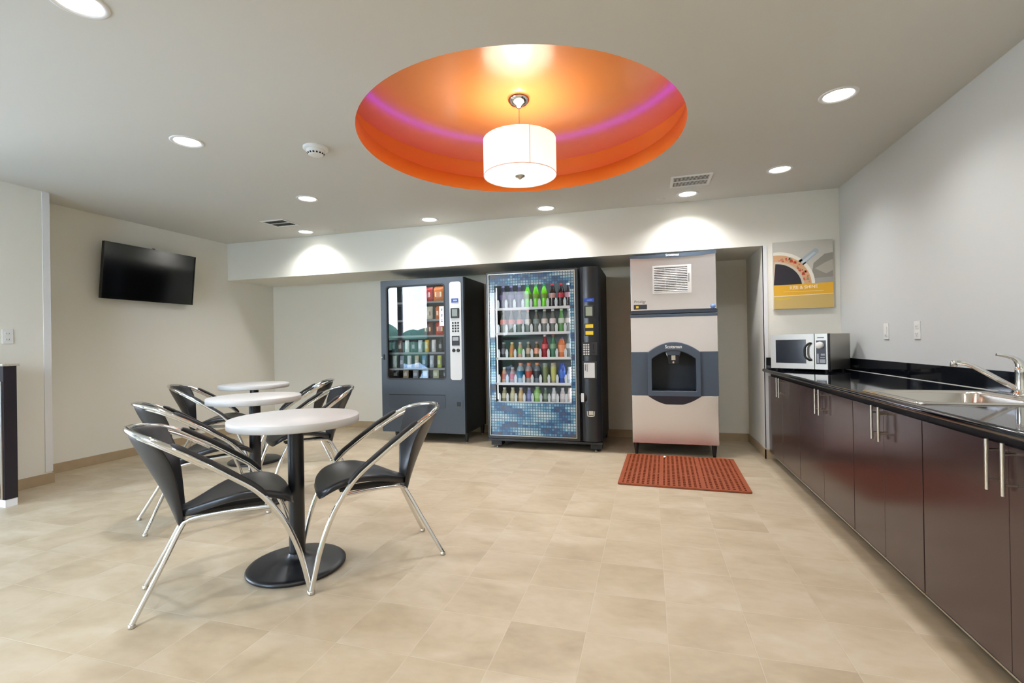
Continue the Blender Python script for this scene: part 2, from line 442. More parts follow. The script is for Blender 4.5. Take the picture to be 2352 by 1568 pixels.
# ------------------------------------------------------------------ ceiling fittings
DL = [((-2.887,2.431),'recessed downlight left of the smoke detector'),
      ((-2.990,3.706),'recessed downlight between the smoke detector and the left air vent'),
      ((-3.878,4.768),'leftmost downlight of the row along the header, beside the left air vent'),
      ((-2.270,4.751),'second downlight from the left in the row along the header, above the snack machine'),
      ((-.977,4.744),'third downlight from the left in the row along the header, above the drinks machine'),
      ((.367,4.716),'downlight right beside the white air vent, above the ice machine'),
      ((1.033,4.282),'smaller-looking downlight near the right wall, closer to the header'),
      ((1.043,3.076),'large-looking downlight near the right wall, right of the orange recess'),
      ((-2.114,1.329),'downlight cut by the top left edge of the photo')]
DL_FILL = [((1.043,1.87),'added fill downlight near the right wall above the sink, out of view'),((1.043,.60),'added fill downlight near the right wall behind the camera'),((-.80,.55),'added fill downlight behind the camera, middle of the room'),((-2.1,.0),'added fill downlight behind the camera, nearest the lobby windows'),((-.4,-.75),'added fill downlight close to the front wall behind the camera, left one'),((.9,-.75),'added fill downlight close to the front wall behind the camera, right one')]  # unseen downlights added to brighten the room
dl = None
for (x,y), lab in DL+DL_FILL:
    if dl is None:
        dl = local('recessed_downlight', lab, 'ceiling light', (x,y,H), 0, 'recessed downlights')
        MB().lathe([(.098,0),(.097,-.004),(.090,-.007),(.080,-.006),(.074,-.001),(.072,-.0005)], n=40).build('trim_ring', M_trimw, dl)
        MB().disc(0,0,-.0012,.0745, n=40, up=False).build('lens', M_lens, dl)
    else:
        d_ = dup(dl, (x,y,H), 0, lab)
        if ((x,y),lab) in DL_FILL:      # out of view: added fill fixtures
            d_.name = 'fill_ceiling_light'; struct(d_)
            for k_ in ('label','category','group'): del d_[k_]
# smoke detector
sd = local('smoke_detector', 'round white smoke detector on the ceiling left of the orange recess', 'smoke detector', (-2.165,2.775,H))
MB().lathe([(.082,0),(.082,-.012),(.072,-.016),(.062,-.018)], n=36).build('base_plate', M_white, sd)
MB().lathe([(.062,-.016),(.060,-.036),(.050,-.050),(.040,-.054),(0,-.055)], n=36).build('housing', M_white, sd)
sl = MB()
for k in range(16):
    a = 2*PI*k/16; c, s = math.cos(a), math.sin(a)
    p = lambda r,t,z: (r*c-t*s, r*s+t*c, z)
    sl.add([p(.0565,-.006,-.041),p(.0565,.006,-.041),p(.0505,.006,-.0495),p(.0505,-.006,-.0495)], [(0,1,2,3)])
    sl.add([p(.0578,-.006,-.041),p(.0578,.006,-.041),p(.0518,.006,-.0495),p(.0518,-.006,-.0495)], [(0,3,2,1)])
sl.build('vent_slot', M_dark, sd)
# air vents
def vent(cx, cy, w, d, rot, label, deep, fins, fm=None):
    v = local('air_vent', label, 'air vent', (cx,cy,H), rot)
    t = .022
    fr = MB().box(-w/2, w/2, -d/2, -d/2+t, -.008, 0).box(-w/2, w/2, d/2-t, d/2, -.008, 0).box(-w/2, -w/2+t, -d/2+t, d/2-t, -.008, 0).box(w/2-t, w/2, -d/2+t, d/2-t, -.008, 0).box(-w/2+t, w/2-t, -.006, .006, -.007, 0)
    fr.build('frame', M_white, v)
    MB().box(-w/2+t, w/2-t, -d/2+t, d/2-t, -.0015, -.0005).build('backing', deep, v)
    fn = MB(); k = fins
    for i in range(k):
        x = -w/2+t+(i+.5)*(w-2*t)/k
        for a, b_ in ((-d/2+t,-.006),(.006,d/2-t)):
            fn.box(x-.0018, x+.0018, a, b_, -.0045, -.0015)
    fn.build('fin', fm or M_white, v)
vent(.362, 4.325, .325, .29, 0, 'white slotted air vent on the ceiling above the ice machine', M_dark, 28)
vent(-3.855, 4.335, .30, .26, 0, 'dark slotted air vent on the ceiling toward the left wall', M_dark, 12, plast((96,96,92),.5))
for (x,y), lab in (((.13,4.804),'small round sprinkler cap on the ceiling right of the drinks machine'), ((-3.493,4.839),'small round sprinkler cap on the ceiling near the leftmost header downlight')):
    s_ = MB().lathe([(0,.004),(.042,.004),(.042,-.006),(.036,-.009),(0,-.009)], n=24)
    ob = s_.build('sprinkler_cap', M_ceil); ob.location = (x,y,H+.0008); tag(ob, lab, 'sprinkler cap', 'sprinkler caps')
# pendant
pd = local('pendant_lamp', 'white drum pendant lamp hanging in the round orange recess', 'pendant lamp', (CC[0]-.005, CC[1], 0))
zb, zt_, pr = 2.255, 2.495, .245
MB().lathe([(pr,zb),(pr,zt_),(pr-.004,zt_),(pr-.004,zb)], n=64).build('lamp_shade', M_shade, pd)
df = MB().lathe([(pr-.004,zb+.003),(0,zb+.003)], n=64).build('diffuser', M_shade_d, pd)
MB().lathe([(pr+.0008,zb-.001),(pr+.0008,zb+.004),(pr-.003,zb+.004),(pr-.003,zb-.001),(pr+.0008,zb-.001)], n=64).build('rim', M_seam, pd)
a = -1.05
MB().tube([(pr*1.002*math.cos(a), pr*1.002*math.sin(a), zb+.004), (pr*1.002*math.cos(a), pr*1.002*math.sin(a), zt_)], .003, smoothpath=False).build('seam', M_seam, pd)
MB().lathe([(.034,0),(.032,-.008),(.014,-.012),(.010,-.022),(0,-.024)], n=24, base=zb+.002).build('finial', M_nickel, pd)
MB().lathe([(.078,0),(.078,-.006),(.070,-.022),(.050,-.042),(.022,-.054),(.012,-.066),(0,-.066)], n=40, base=ZT-.0005).build('canopy', M_chrome, pd)
MB().tube([(0,0,ZT-.06),(0,0,zb)], .004, smoothpath=False).build('stem', M_nickel, pd)
# led strip in the cove
def led(a0, a1, label):
    b = MB(); pts = []
    k = int(abs(a1-a0)/.03)
    for i in range(k+1):
        a = a0+(a1-a0)*i/k
        pts.append((CC[0]+(CB-.012)*math.cos(a), CC[1]+(CB-.012)*math.sin(a), 2.577))
    b.tube(pts, .011, n=6, smoothpath=False)
    return tag(b.build('led_strip', M_led), label, 'led strip', 'purple led strips in the recess')
led(-.15, 1.62, 'purple led strip glowing on the right side of the orange recess')
led(1.72, 3.25, 'purple led strip glowing on the left side of the orange recess')

# ------------------------------------------------------------------ tables
def make_table(label, loc):
    t = local('pedestal_table', label, 'table', loc, 0, 'round white pedestal tables')
    r, z, th = .316, .766, .040; ox, oy = .010, -.014
    MB().lathe([(0,z-th),(r-.004,z-th),(r,z-th+.004),(r,z-.003),(r-.003,z),(0,z)], n=72).build('tabletop', M_tabletop, t)
    MB().lathe([(0,z-th),(.115,z-th),(.115,z-th-.008),(.05,z-th-.012),(.0375,z-th-.014)], ox, oy, n=28).build('top_plate', M_blackm, t)
    MB().lathe([(.0385,.03),(.0385,z-th-.004)], ox, oy, n=32).build('column', M_blackm, t)
    MB().lathe([(0,0),(.231,0),(.238,.006),(.238,.014),(.231,.021),(.214,.025),(.10,.036),(.062,.044),(.046,.058),(.0385,.073)], ox*1.5, oy*1.6, n=64).build('base', M_blackm, t)
    return t
T1 = make_table('round white pedestal table nearest the camera', (-1.778,2.088,0))
dup(T1, (-2.822,2.893,0), 0, 'middle one of the three round white pedestal tables')
dup(T1, (-3.790,3.882,0), 0, 'round white pedestal table farthest from the camera')

# ------------------------------------------------------------------ chairs (x right, y forward, origin between the rear feet)
PROF = [(-.035,.785),(0,.777),(.04,.765),(.08,.75),(.156,.71),(.25,.65),(.35,.578),(.445,.505),(.515,.42),(.567,.33),(.62,.19),(.662,.012)]
XSS  = [0,.115,.172,.207,.238,.252,.258,.262,.265,.268,.274,.282]
def make_chair(label, loc, rot):
    c = local('cafe_chair', label, 'chair', loc, rot, 'black leather cafe chairs with chrome frames')
    # one bent tube: hoop and arms down to the seat
    k = 9
    left = [(-XSS[i],PROF[i][0],PROF[i][1]) for i in range(k-1,0,-1)]; right = [(XSS[i],PROF[i][0],PROF[i][1]) for i in range(k)]
    MB().tube(left+right, .0125, n=12, sub=6).build('arm_rail', M_chrome, c)
    # second inner tube of the hoop, seen as the wide chrome band behind the back
    inn = []
    for i in range(5,0,-1): inn.append((-(XSS[i]-.010), PROF[i][0]+.012, PROF[i][1]-.016-.002*i))
    inn.append((0, PROF[0][0]+.014, PROF[0][1]-.014))
    for i in range(1,6): inn.append((XSS[i]-.010, PROF[i][0]+.012, PROF[i][1]-.016-.002*i))
    MB().tube(inn, .008, n=8, sub=5).build('back_rail', M_chrome, c)
    for s in (-1,1):
        lg = MB().tube([(s*XSS[i],PROF[i][0],PROF[i][1]) for i in range(7,12)], .0122, n=12, sub=6)
        # the leg starts where the arm rail ends
        l_ = MB().tube([(s*XSS[8],PROF[8][0],PROF[8][1])]+[(s*XSS[i],PROF[i][0],PROF[i][1]) for i in (9,10,11)], .0123, n=12, sub=6).build('leg', M_chrome, c)
        MB().lathe([(0,0),(.015,0),(.016,.004),(.015,.014),(.0125,.016)], s*XSS[11], PROF[11][0], n=14).build('foot_cap', M_nickel, l_)
        rl = MB().tube([(s*.184,0,.012),(s*.125,.085,.18),(s*.075,.160,.335),(s*.075,.185,.362),(s*.095,.225,.378),(s*.165,.36,.402),(s*.248,.505,.418)], .0098, n=10, sub=6).build('leg', M_chrome, c)
        MB().lathe([(0,0),(.013,0),(.0135,.004),(.012,.014),(.010,.016)], s*.184, 0, n=14).build('foot_cap', M_nickel, rl)
        # arm pad lying on the tube
        ap = []
        rad = []
        for j in range(13):
            t = 3.75+3.75*j/12; i = int(t); u = t-i
            x = XSS[i]*(1-u)+XSS[i+1]*u; y = PROF[i][0]*(1-u)+PROF[i+1][0]*u; z = PROF[i][1]*(1-u)+PROF[i+1][1]*u
            ap.append((s*(x-.001), y+.007, z+.010)); rad.append(.0135 if 0 < j < 12 else .010)
        MB().tube(ap, rad, n=10, sub=3).build('armrest_pad', M_rubber, c)
    # seat
    ys = [.150,.170,.20,.24,.30,.36,.42,.48,.53,.565,.592,.608,.614]
    hw = [.040,.060,.078,.104,.150,.182,.200,.209,.211,.206,.192,.165,.120]
    zz = [.408,.413,.421,.438,.462,.480,.488,.484,.472,.456,.438,.424,.414]
    us = [-1,-.94,-.8,-.5,0,.5,.8,.94,1]
    vs = []; fs = []
    nu = len(us)
    for y, w, z in zip(ys, hw, zz):
        for u in us:
            vs.append((u*w, y-.010*abs(u)**4*(1 if y > .58 else 0), z-.014*(1-u*u) - (.010 if abs(u) == 1 else 0)))
    for y, w, z in zip(ys, hw, zz):
        for u in us:
            vs.append((u*w*.97, y, z-.014*(1-u*u)*.6-.036))
    o = len(ys)*nu
    for i in range(len(ys)-1):
        for j in range(nu-1):
            a = i*nu+j
            fs.append((a,a+1,a+1+nu,a+nu)); fs.append((o+a,o+a+nu,o+a+1+nu,o+a+1))
    for i in range(len(ys)-1):
        a = i*nu; fs.append((a,a+nu,o+a+nu,o+a)); b_ = a+nu-1; fs.append((b_,o+b_,o+b_+nu,b_+nu))
    for j in range(nu-1):
        fs.append((j,o+j,o+j+1,j+1)); b_ = (len(ys)-1)*nu+j; fs.append((b_,b_+1,o+b_+1,o+b_))
    MB().add(vs, fs, 0, True).build('seat', M_leather, c, sub=1)
    MB().box(-.035, .035, .17, .50, .372, .386).build('seat_plate', M_rubber, c)
    # back
    rows = [(.325,.154,.040,.006,0),(.345,.150,.053,.010,0),(.39,.136,.068,.024,0),(.44,.118,.083,.038,0),(.50,.095,.102,.056,0),(.56,.068,.124,.078,.006),
            (.62,.040,.148,.098,.010),(.68,.012,.172,.112,.018),(.735,-.012,.192,.115,.026),(.770,-.024,.200,.113,.033),(.786,-.026,.200,.112,.034)]
    zs = [r[0] for r in rows]
    us = [-1,-.94,-.7,-.45,-.2,0,.2,.45,.7,.94,1]; nu = len(us); vs = []; fs = []
    for sgn, th in ((1,.014),(-1,-.012)):
        for z, y, w, f, dz in rows:
            for u in us:
                t = th*(.5 if abs(u) == 1 or z in (.325,.786) else 1)
                vs.append((u*w, y+f*u*u+t, z-dz*u*u))
    o = len(zs)*nu
    for i in range(len(zs)-1):
        for j in range(nu-1):
            a = i*nu+j
            fs.append((a,a+nu,a+nu+1,a+1)); fs.append((o+a,o+a+1,o+a+nu+1,o+a+nu))
    for i in range(len(zs)-1):
        a = i*nu; fs.append((a,o+a,o+a+nu,a+nu)); b_ = a+nu-1; fs.append((b_,b_+nu,o+b_+nu,o+b_))
    for j in range(nu-1):
        fs.append((j,j+1,o+j+1,o+j)); b_ = (len(zs)-1)*nu+j; fs.append((b_,o+b_,o+b_+1,b_+1))
    MB().add(vs, fs, 0, True).build('backrest', M_leather, c, sub=1)
    return c
CH = make_chair('black leather and chrome chair left of the nearest table, closest to the camera', (-2.167,1.565,0), -.761)
for lab, loc, rot in (('black leather and chrome chair right of the nearest table, backed by the snack machine', (-1.209,2.501,0), 2.326),
                      ('black leather and chrome chair left of the middle table, behind the closest chair', (-3.098,2.261,0), -.553),
                      ('black leather and chrome chair right of the middle table, near the snack machine', (-2.461,3.516,0), 2.50),
                      ('black leather and chrome chair left of the farthest table, under the television', (-4.256,3.409,0), -.935),
                      ('black leather and chrome chair right of the farthest table, mostly hidden by the middle table', (-3.141,4.188,0), 2.216)):
    dup(CH, loc, rot, lab)

# ------------------------------------------------------------------ television
tv = local('television', 'black flat screen television tilted on a bracket on the left wall', 'television')
TW, TH = .985, .566
MB().box(-TW/2, TW/2, -.035, .0, -TH/2, TH/2).build('casing', M_bezel, tv, bevel=.004)
bz = MB(); t = .011
bz.ring_y([(-TW/2,-TH/2),(TW/2,-TH/2),(TW/2,TH/2),(-TW/2,TH/2)], [(-TW/2+t,-TH/2+.02),(TW/2-t,-TH/2+.02),(TW/2-t,TH/2-t),(-TW/2+t,TH/2-t)], .0, .006)
bz.build('bezel', mat('tv_bezel_gloss',(12,12,12),.15,spec=.6), tv)
MB().box(-TW/2+t, TW/2-t, .0, .002, -TH/2+.02, TH/2-t).build('screen', M_screen, tv)
MB().box(-.012,.012,-.018,.0,TH/2,TH/2+.010).build('camera_bump', M_bezel, tv)
MB().box(-.10,.10,-.05,-.035,-.12,.12).box(-.03,.03,-.085,-.05,-.05,.05).box(-.11,.11,-.112,-.085,-.05,.05).build('wall_bracket', M_blackm, tv)
# tv local +y (screen normal) -> world +x, tilted down
tv.matrix_world = Matrix.Translation((-5.160, 3.915, 1.922)) @ Matrix.Rotation(-PI/2, 4, 'Z') @ Matrix.Rotation(math.radians(-6), 4, 'X')

# ------------------------------------------------------------------ wall plates
def plate(name, label, cat, x, y, z, side, w, hgt, kind):
    o = local(name, label, cat, (x,y,z), PI/2 if side > 0 else -PI/2)
    # local +y points away from the wall after rotation? front face at +y
    MB().box(-w/2, w/2, 0, .006, -hgt/2, hgt/2).build('plate', M_white, o, bevel=.0015)
    if kind == 'outlet':
        for s in (-1,1):
            r = MB().box(-.017,.017,.006,.0085,s*.024-.014,s*.024+.014).build('receptacle', M_white, o)
            MB().box(-.009,-.006,.0085,.0089,s*.024-.005,s*.024+.006).box(.006,.009,.0085,.0089,s*.024-.005,s*.024+.006).box(-.002,.002,.0085,.0089,s*.024-.011,s*.024-.008).build('slot', M_grey_ink, r)
    elif kind == 'rocker':
        MB().box(-.017,.017,.006,.0095,-.033,.033).build('rocker', M_white, o)
        MB().box(-.006,.006,.0095,.010,-.028,-.024).build('marking', M_grey_ink, o)
    return o
plate('wall_outlet', 'white duplex outlet on the left wall above the dark counter', 'outlet', XL2, 2.568, 1.248, -1, .070, .115, 'outlet')
plate('wall_outlet', 'white outlet plate on the right wall, nearer the microwave', 'outlet', XR, 4.128, 1.168, 1, .072, .118, 'rocker')
plate('wall_outlet', 'white outlet plate on the right wall, nearer the sink tap', 'outlet', XR, 3.706, 1.168, 1, .072, .118, 'outlet')

# ------------------------------------------------------------------ dark counter at the left edge
lc = thing('console_counter', 'dark counter end with stone top at the left edge of the photo', 'counter', (-4.72,2.33,0))
MB().box(XL2, -4.489, 2.312, 2.388, .055, 1.022).build('body', mat('dark_espresso',(30,24,32),.35), lc)
MB().box(XL2, -4.475, 2.300, 2.402, 1.022, 1.040).build('stone_top', M_stone, lc, bevel=.003)
MB().box(XL2, -4.492, 2.316, 2.386, 0, .055).build('plinth', M_trimw, lc)
MB().box(XL2+.02, -4.500, 2.300, 2.312, .06, .912).build('door', M_steel, lc, bevel=.002)

# ------------------------------------------------------------------ snack machine
XS0, XS1, YS = -3.048, -2.000, 5.025
sm = thing('snack_machine', 'grey snack vending machine with a glass front, left of the drinks machine', 'vending machine', (-2.52,5.4,0))
zb_, zt2 = .112, 1.888
YE = 5.74
bd = MB()
wx0, wx1, wz0, wz1 = -2.975, -2.226, .728, 1.818
bd.box(XS0, XS0+.03, YS+.05, YE, zb_, zt2); bd.box(XS1-.20, XS1, YS+.05, YE, zb_, zt2)
bd.box(XS0+.03, XS1-.20, YS+.05, YE, zt2-.05, zt2); bd.box(XS0+.03, XS1-.20, YS+.05, YE, zb_, wz0-.03); bd.box(XS0+.03, XS1-.20, YE-.05, YE, wz0-.03, zt2-.05)
bd.build('body', M_vendb, sm)
def rrect(x0,x1,z0,z1,r,n=5):
    p = []
    for cx, cz, a0 in ((x1-r,z0+r,-PI/2),(x1-r,z1-r,0),(x0+r,z1-r,PI/2),(x0+r,z0+r,PI)):
        for k in range(n+1):
            a = a0+PI/2*k/n; p.append((cx+r*math.cos(a), cz+r*math.sin(a)))
    return p
dr = MB().ring_y(rrect(XS0,XS1,zb_,zt2,.012), rrect(wx0,wx1,wz0,wz1,.035), YS, YS+.05)
door = dr.build('door', M_vend, sm)
MB().ring_y(rrect(wx0-.004,wx1+.004,wz0-.004,wz1+.004,.036), rrect(wx0+.012,wx1-.012,wz0+.012,wz1-.012,.03), YS-.003, YS+.02).build('window_gasket', M_rubber, door)
MB().box(wx0+.002, wx1-.002, YS+.012, YS+.018, wz0+.002, wz1-.002).build('glass', M_glass_v, door)
pn = MB().prism_y(rrect(-2.166,-2.026,.722,1.832,.03), YS-.006, YS+.001).build('control_panel', M_panel, door)
MB().box(-2.142,-2.058,YS-.010,YS-.005,1.597,1.643).build('display', M_blue_disp, pn)
MB().box(-2.118,-2.072,YS-.0106,YS-.0098,1.612,1.628).build('display_readout', plast((150,170,230)), pn)
b_ = MB().box(-2.152,-2.048,YS-.016,YS-.005,1.421,1.534).build('bill_slot', M_rubber, pn, bevel=.006)
MB().box(-2.132,-2.068,YS-.0175,YS-.0155,1.440,1.520).build('bill_label', plast((120,128,120)), pn)
for r in range(4):
    for q in range(3):
        MB().lathe([(.0105,0),(.0105,-.005),(.008,-.007),(0,-.007)], -2.128+.032*q, 1.366-.031*r, n=14, axis='y', base=YS-.005).build('keypad_button', M_rubber, pn)
MB().box(-2.143,-2.050,YS-.012,YS-.005,1.110,1.220).build('card_reader', M_rubber, pn, bevel=.004)
MB().box(-2.132,-2.060,YS-.0135,YS-.0115,1.165,1.205).build('card_reader_screen', plast((150,152,150)), pn)
for x in (-2.121,-2.068): MB().lathe([(.020,0),(.020,-.006),(.014,-.009),(.006,-.009),(0,-.006)], x, 1.056, n=20, axis='y', base=YS-.005).build('coin_button', M_rubber, pn)
fl = MB().prism_y(rrect(-2.955,-2.235,.390,.545,.03), YS-.004, YS+.001).build('delivery_flap', mat('flap_grey',(57,64,73),.45), door)
MB().box(-2.955,-2.235,YS-.0045,YS-.001,.545,.551).build('flap_edge', M_dark, door)
cr_ = MB().prism_y(rrect(-2.118,-2.022,.400,.497,.008), YS-.005, YS+.001).build('coin_return', M_vend, door)
MB().box(-2.094,-2.046,YS-.006,YS-.004,.425,.474).build('coin_return_cup', M_rubber, cr_, bevel=.002)
lk = MB().box(-3.026,-3.006,YS-.012,YS,.955,1.02).build('lock_handle', M_rubber, door)
MB().lathe([(.009,0),(.009,-.016),(0,-.016)], -3.037, .985, n=14, axis='y', base=YS).build('lock_cylinder', M_chrome, door)
for x in (-2.905,-1.988+ -.03):
    for y in (YS+.09, YE-.09):
        lg = MB().lathe([(.016,.012),(.022,.06),(.026,.112)], x, y, n=14).build('leg', M_blackm, sm)
        MB().lathe([(0,0),(.014,0),(.014,.008),(.008,.012)], x, y, n=12).build('foot', M_nickel, lg)
# sticker on the glass
st_ = MB().box(-2.300,-2.240,YS+.010,YS+.012,1.336,1.562).build('notice_sticker', M_white_ink, sm)
nm_ = MB()
for z, w_ in ((1.528,.018),(1.512,.014),(1.462,.020),(1.446,.010),(1.405,.012),(1.388,.020)): nm_.box(-2.270-w_/2, -2.270+w_/2, YS+.0092, YS+.0102, z-.005, z+.005)
nm_.build('notice_marks', plast((70,80,120)), st_)
# inside
lin_ = MB()
lin_.quad((XS0+.031,YS+.055,wz0-.02),(XS0+.031,YE-.06,wz0-.02),(XS0+.031,YE-.06,zt2-.055),(XS0+.031,YS+.055,zt2-.055))
lin_.quad((XS1-.201,YS+.055,wz0-.02),(XS1-.201,YS+.055,zt2-.055),(XS1-.201,YE-.06,zt2-.055),(XS1-.201,YE-.06,wz0-.02))
lin_.quad((XS0+.031,YE-.055,wz0-.02),(XS1-.201,YE-.055,wz0-.02),(XS1-.201,YE-.055,zt2-.055),(XS0+.031,YE-.055,zt2-.055))
lin_.build('liner', M_int_d, sm)
YI = YS+.10
fac = YI/YS
def onin(x, z): return (x*fac, 1.129+(z-1.129)*fac)
SHZ = [onin(0,z)[1] for z in (1.622,1.415,1.233,1.038,.857,.735)]
for z in SHZ:
    sh = MB().box(XS0+.035, XS1-.204, YI-.015, YE-.06, z-.020, z-.004).build('shelf', M_int_d, sm)
    MB().box(XS0+.035, XS1-.204, YI-.018, YI-.014, z-.022, z+.002).build('shelf_edge', mat('shelf_edge_grey',(120,122,122),.5), sh)
MB().tube([(XS0+.06,YS+.062,1.836),(XS1-.23,YS+.062,1.836)], .007, smoothpath=False).build('light_tube', M_tube, sm)

def make_bag(w, h, d=.05, bar=False):
    """pillow packet, base at z = 0, front towards -y"""
    nu, nv = 7, 7; vs = []; fs = []
    for sg in (-1,1):
        for j in range(nv):
            for i in range(nu):
                u = -1+2*i/(nu-1); v = -1+2*j/(nv-1)
                t = (1-abs(u)**3)*(1-abs(v)**4)
                vs.append((u*w/2*(1-.05*(1-v*v)), sg*d/2*t+(.0 if sg > 0 else 0), (v+1)/2*h))
    o = nu*nv
    for j in range(nv-1):
        for i in range(nu-1):
            a = j*nu+i; fs.append((a,a+1,a+nu+1,a+nu)); fs.append((o+a,o+a+nu,o+a+nu+1,o+a+1))
    return MB().add(vs, fs, 0, True)
BAGM = {}
def bag_parts(name, w, h, col, acc, x, y, z, label, cat, group, tilt=0, d=.05):
    key = (w,h,d)
    if key not in BAGM:
        tmp = make_bag(w,h,d).build('packet_shape', M_white); BAGM[key] = tmp.data; bpy.data.objects.remove(tmp)
    o = bpy.data.objects.new(name, BAGM[key].copy()); COL.objects.link(o); o.data.materials.clear(); o.data.materials.append(plast(col,.3))
    o.location = (x,y,z); o.rotation_euler = (tilt,0,0); tag(o, label, cat, group); ORG[o.name] = Vector((0,0,0))
    # printed band on the front
    p = MB(); hh = h
    yv = -d/2*.86-.002
    p.add([(-w*.30,yv,hh*.30),(w*.30,yv,hh*.30),(w*.30,yv-.0005,hh*.62),(-w*.30,yv-.0005,hh*.62),(-w*.30,yv+.004,hh*.30),(w*.30,yv+.004,hh*.30),(w*.30,yv+.004,hh*.62),(-w*.30,yv+.004,hh*.62)], [(0,1,2,3),(7,6,5,4),(0,4,5,1),(1,5,6,2),(2,6,7,3),(3,7,4,0)])
    p.build('printed_panel', plast(acc,.35), o)
    return o
ORD = ['first','second','third','fourth','fifth','sixth','seventh','eighth','ninth']
x0i, x1i = XS0+.05, XS1-.215
rows = [(0, .17, .185, [((196,30,30),(240,200,190)),((226,120,30),(250,225,170))], 'top'),
        (1, .145, .165, [((214,206,180),(150,40,40)),((216,110,36),(245,225,190))], 'second'),
        (2, .145, .165, [((96,40,34),(230,180,60)),((186,60,40),(226,196,90))], 'third')]
cn = {(196,30,30):'red',(226,120,30):'orange',(214,206,180):'cream',(216,110,36):'orange',(96,40,34):'brown',(186,60,40):'red and yellow'}
for ri, w, h, cols, nm in rows:
    for k, (c, a) in enumerate(cols):
        xx = onin(-2.455 if k == 0 else -2.312, 0)[0] if ri == 0 else onin(-2.45 if k == 0 else -2.30, 0)[0]
        bag_parts('snack_bag', w*.82, h*.92, c, a, xx, YI+.035, SHZ[ri]+.002, '%s snack bag on the %s shelf of the snack machine, %s' % (cn[c], nm, 'right end' if k else 'second from the right end'), 'snack bag', 'snack bags in the snack machine')
bars = [(3,[('dark blue',(30,40,80)),('brown',(90,60,40)),('white',(220,220,215)),('black',(28,28,30)),('silver',(190,192,196)),('yellow',(226,186,60)),('white',(214,212,206)),('black',(30,30,32)),('orange',(236,120,24))],'fourth'),
        (4,[('white',(220,220,218)),('grey',(120,126,134)),('white',(210,210,210)),('tan',(196,176,140)),('blue',(90,120,170)),('pale blue',(170,186,200)),('lime green',(176,190,80)),('red',(170,40,44))],'fifth'),
        (5,[('black',(26,26,28)),('tan',(170,150,120)),('grey',(150,156,160)),('silver',(188,192,194)),('pale green',(190,196,150)),('dark grey',(52,56,66))],'bottom')]
for ri, cols, nm in bars:
    n_ = len(cols)
    for k, (cname, c) in enumerate(cols):
        xx = x0i+(k+.5)*(x1i-x0i)/n_
        hgt = .145 if ri < 5 else .10
        bag_parts('snack_packet', .056 if n_ > 7 else .075, hgt, c, tuple(min(255,int(v*.5+110)) for v in c), xx, YI+.03, SHZ[ri]+.002,
                  '%s snack packet, %s from the left on the %s shelf of the snack machine' % (cname, ORD[k], nm), 'snack packet', 'snack packets in the snack machine', tilt=.0, d=.03)

# ------------------------------------------------------------------ drinks machine
XB0, XB1, YV = -1.688, -.470, 4.915
bm = thing('drinks_machine', 'black glass front drinks machine with blue mosaic print, between snack and ice machines', 'vending machine', (-1.08,5.3,0))
YVE = 5.70; zb2, zt3 = .100, 1.896
XC0 = -.690     # left edge of the control column
b1 = MB()
b1.box(XB0, XB0+.03, YV+.045, YVE, zb2, zt3); b1.box(XC0-.03, XC0, YV+.045, YVE, zb2, zt3)
b1.box(XC0, XB1, YV+.05, YVE, zb2, zt3)
b1.box(XB0+.03, XC0-.03, YV+.045, YVE, zt3-.05, zt3); b1.box(XB0+.03, XC0-.03, YV+.045, YVE, zb2, .40); b1.box(XB0+.03, XC0-.03, YVE-.05, YVE, .40, zt3-.05)
b1.build('body', M_vendb, bm)
fr_ = MB().ring_y(rrect(XB0,XC0-.004,zb2+.006,zt3-.004,.012), rrect(-1.662,-.730,.140,1.868,.006), YV, YV+.044).build('door_frame', M_bevb, bm)
ix0, ix1, iz0, iz1 = -1.602, -.780, .492, 1.745
MB().ring_y([(-1.664,.138),(-.728,.138),(-.728,1.870),(-1.664,1.870)], [(ix0,iz0),(ix1,iz0),(ix1,iz1),(ix0,iz1)], YV+.016, YV+.020).build('mosaic_print', M_mosaic, bm)
MB().box(-1.664,-.728,YV+.008,YV+.014,.138,1.870).build('glass', M_glass_b, bm)
MB().ring_y([(-1.667,.135),(-.725,.135),(-.725,1.873),(-1.667,1.873)], [(-1.661,.141),(-.731,.141),(-.731,1.867),(-1.661,1.867)], YV-.002, YV+.006).build('glass_trim', M_nickel, bm)
# convex control column
cp = []
for k in range(9):
    t = k/8; x = XC0+.006+(XB1-XC0-.008)*t
    cp.append((x, YV+.004-.030*math.sin(PI*min(1,t*1.0))**.8 if 0 < t < 1 else YV+.030))
vs = [(x,y,zb2+.012) for x,y in cp]+[(x,y,zt3-.002) for x,y in cp]+[(XB1-.002,YV+.05,zb2+.012),(XC0+.006,YV+.05,zb2+.012),(XB1-.002,YV+.05,zt3-.002),(XC0+.006,YV+.05,zt3-.002)]
fs = [(k,k+1,k+10,k+9) for k in range(8)]
col = MB().add(vs, fs, 0, True)
col.add(vs, [(8,18,20,17),(19,0,9,21),tuple(range(9,18))+(20,21),tuple(reversed(range(0,9)))+(19,18)])
cc_ = col.build('control_column', M_bevb, bm)
yf = YV-.028
MB().box(-.632,-.528,yf-.004,yf+.012,1.532,1.570).build('display', M_blue_disp, cc_)
MB().box(-.600,-.545,yf-.0048,yf-.0038,1.547,1.555).build('display_readout', plast((120,150,220)), cc_)
MB().box(-.628,-.528,yf-.010,yf+.012,1.372,1.497).build('bill_slot', M_rubber, cc_, bevel=.006)
MB().box(-.612,-.545,yf-.012,yf-.009,1.392,1.482).build('bill_label', plast((150,158,140)), cc_)
ys_ = MB().box(-.626,-.530,yf-.008,yf+.012,1.190,1.312).build('card_reader', M_rubber, cc_, bevel=.003)
MB().box(-.617,-.539,yf-.0095,yf-.007,1.268,1.304).box(-.617,-.539,yf-.0095,yf-.007,1.198,1.236).build('yellow_label', M_yel, cc_)
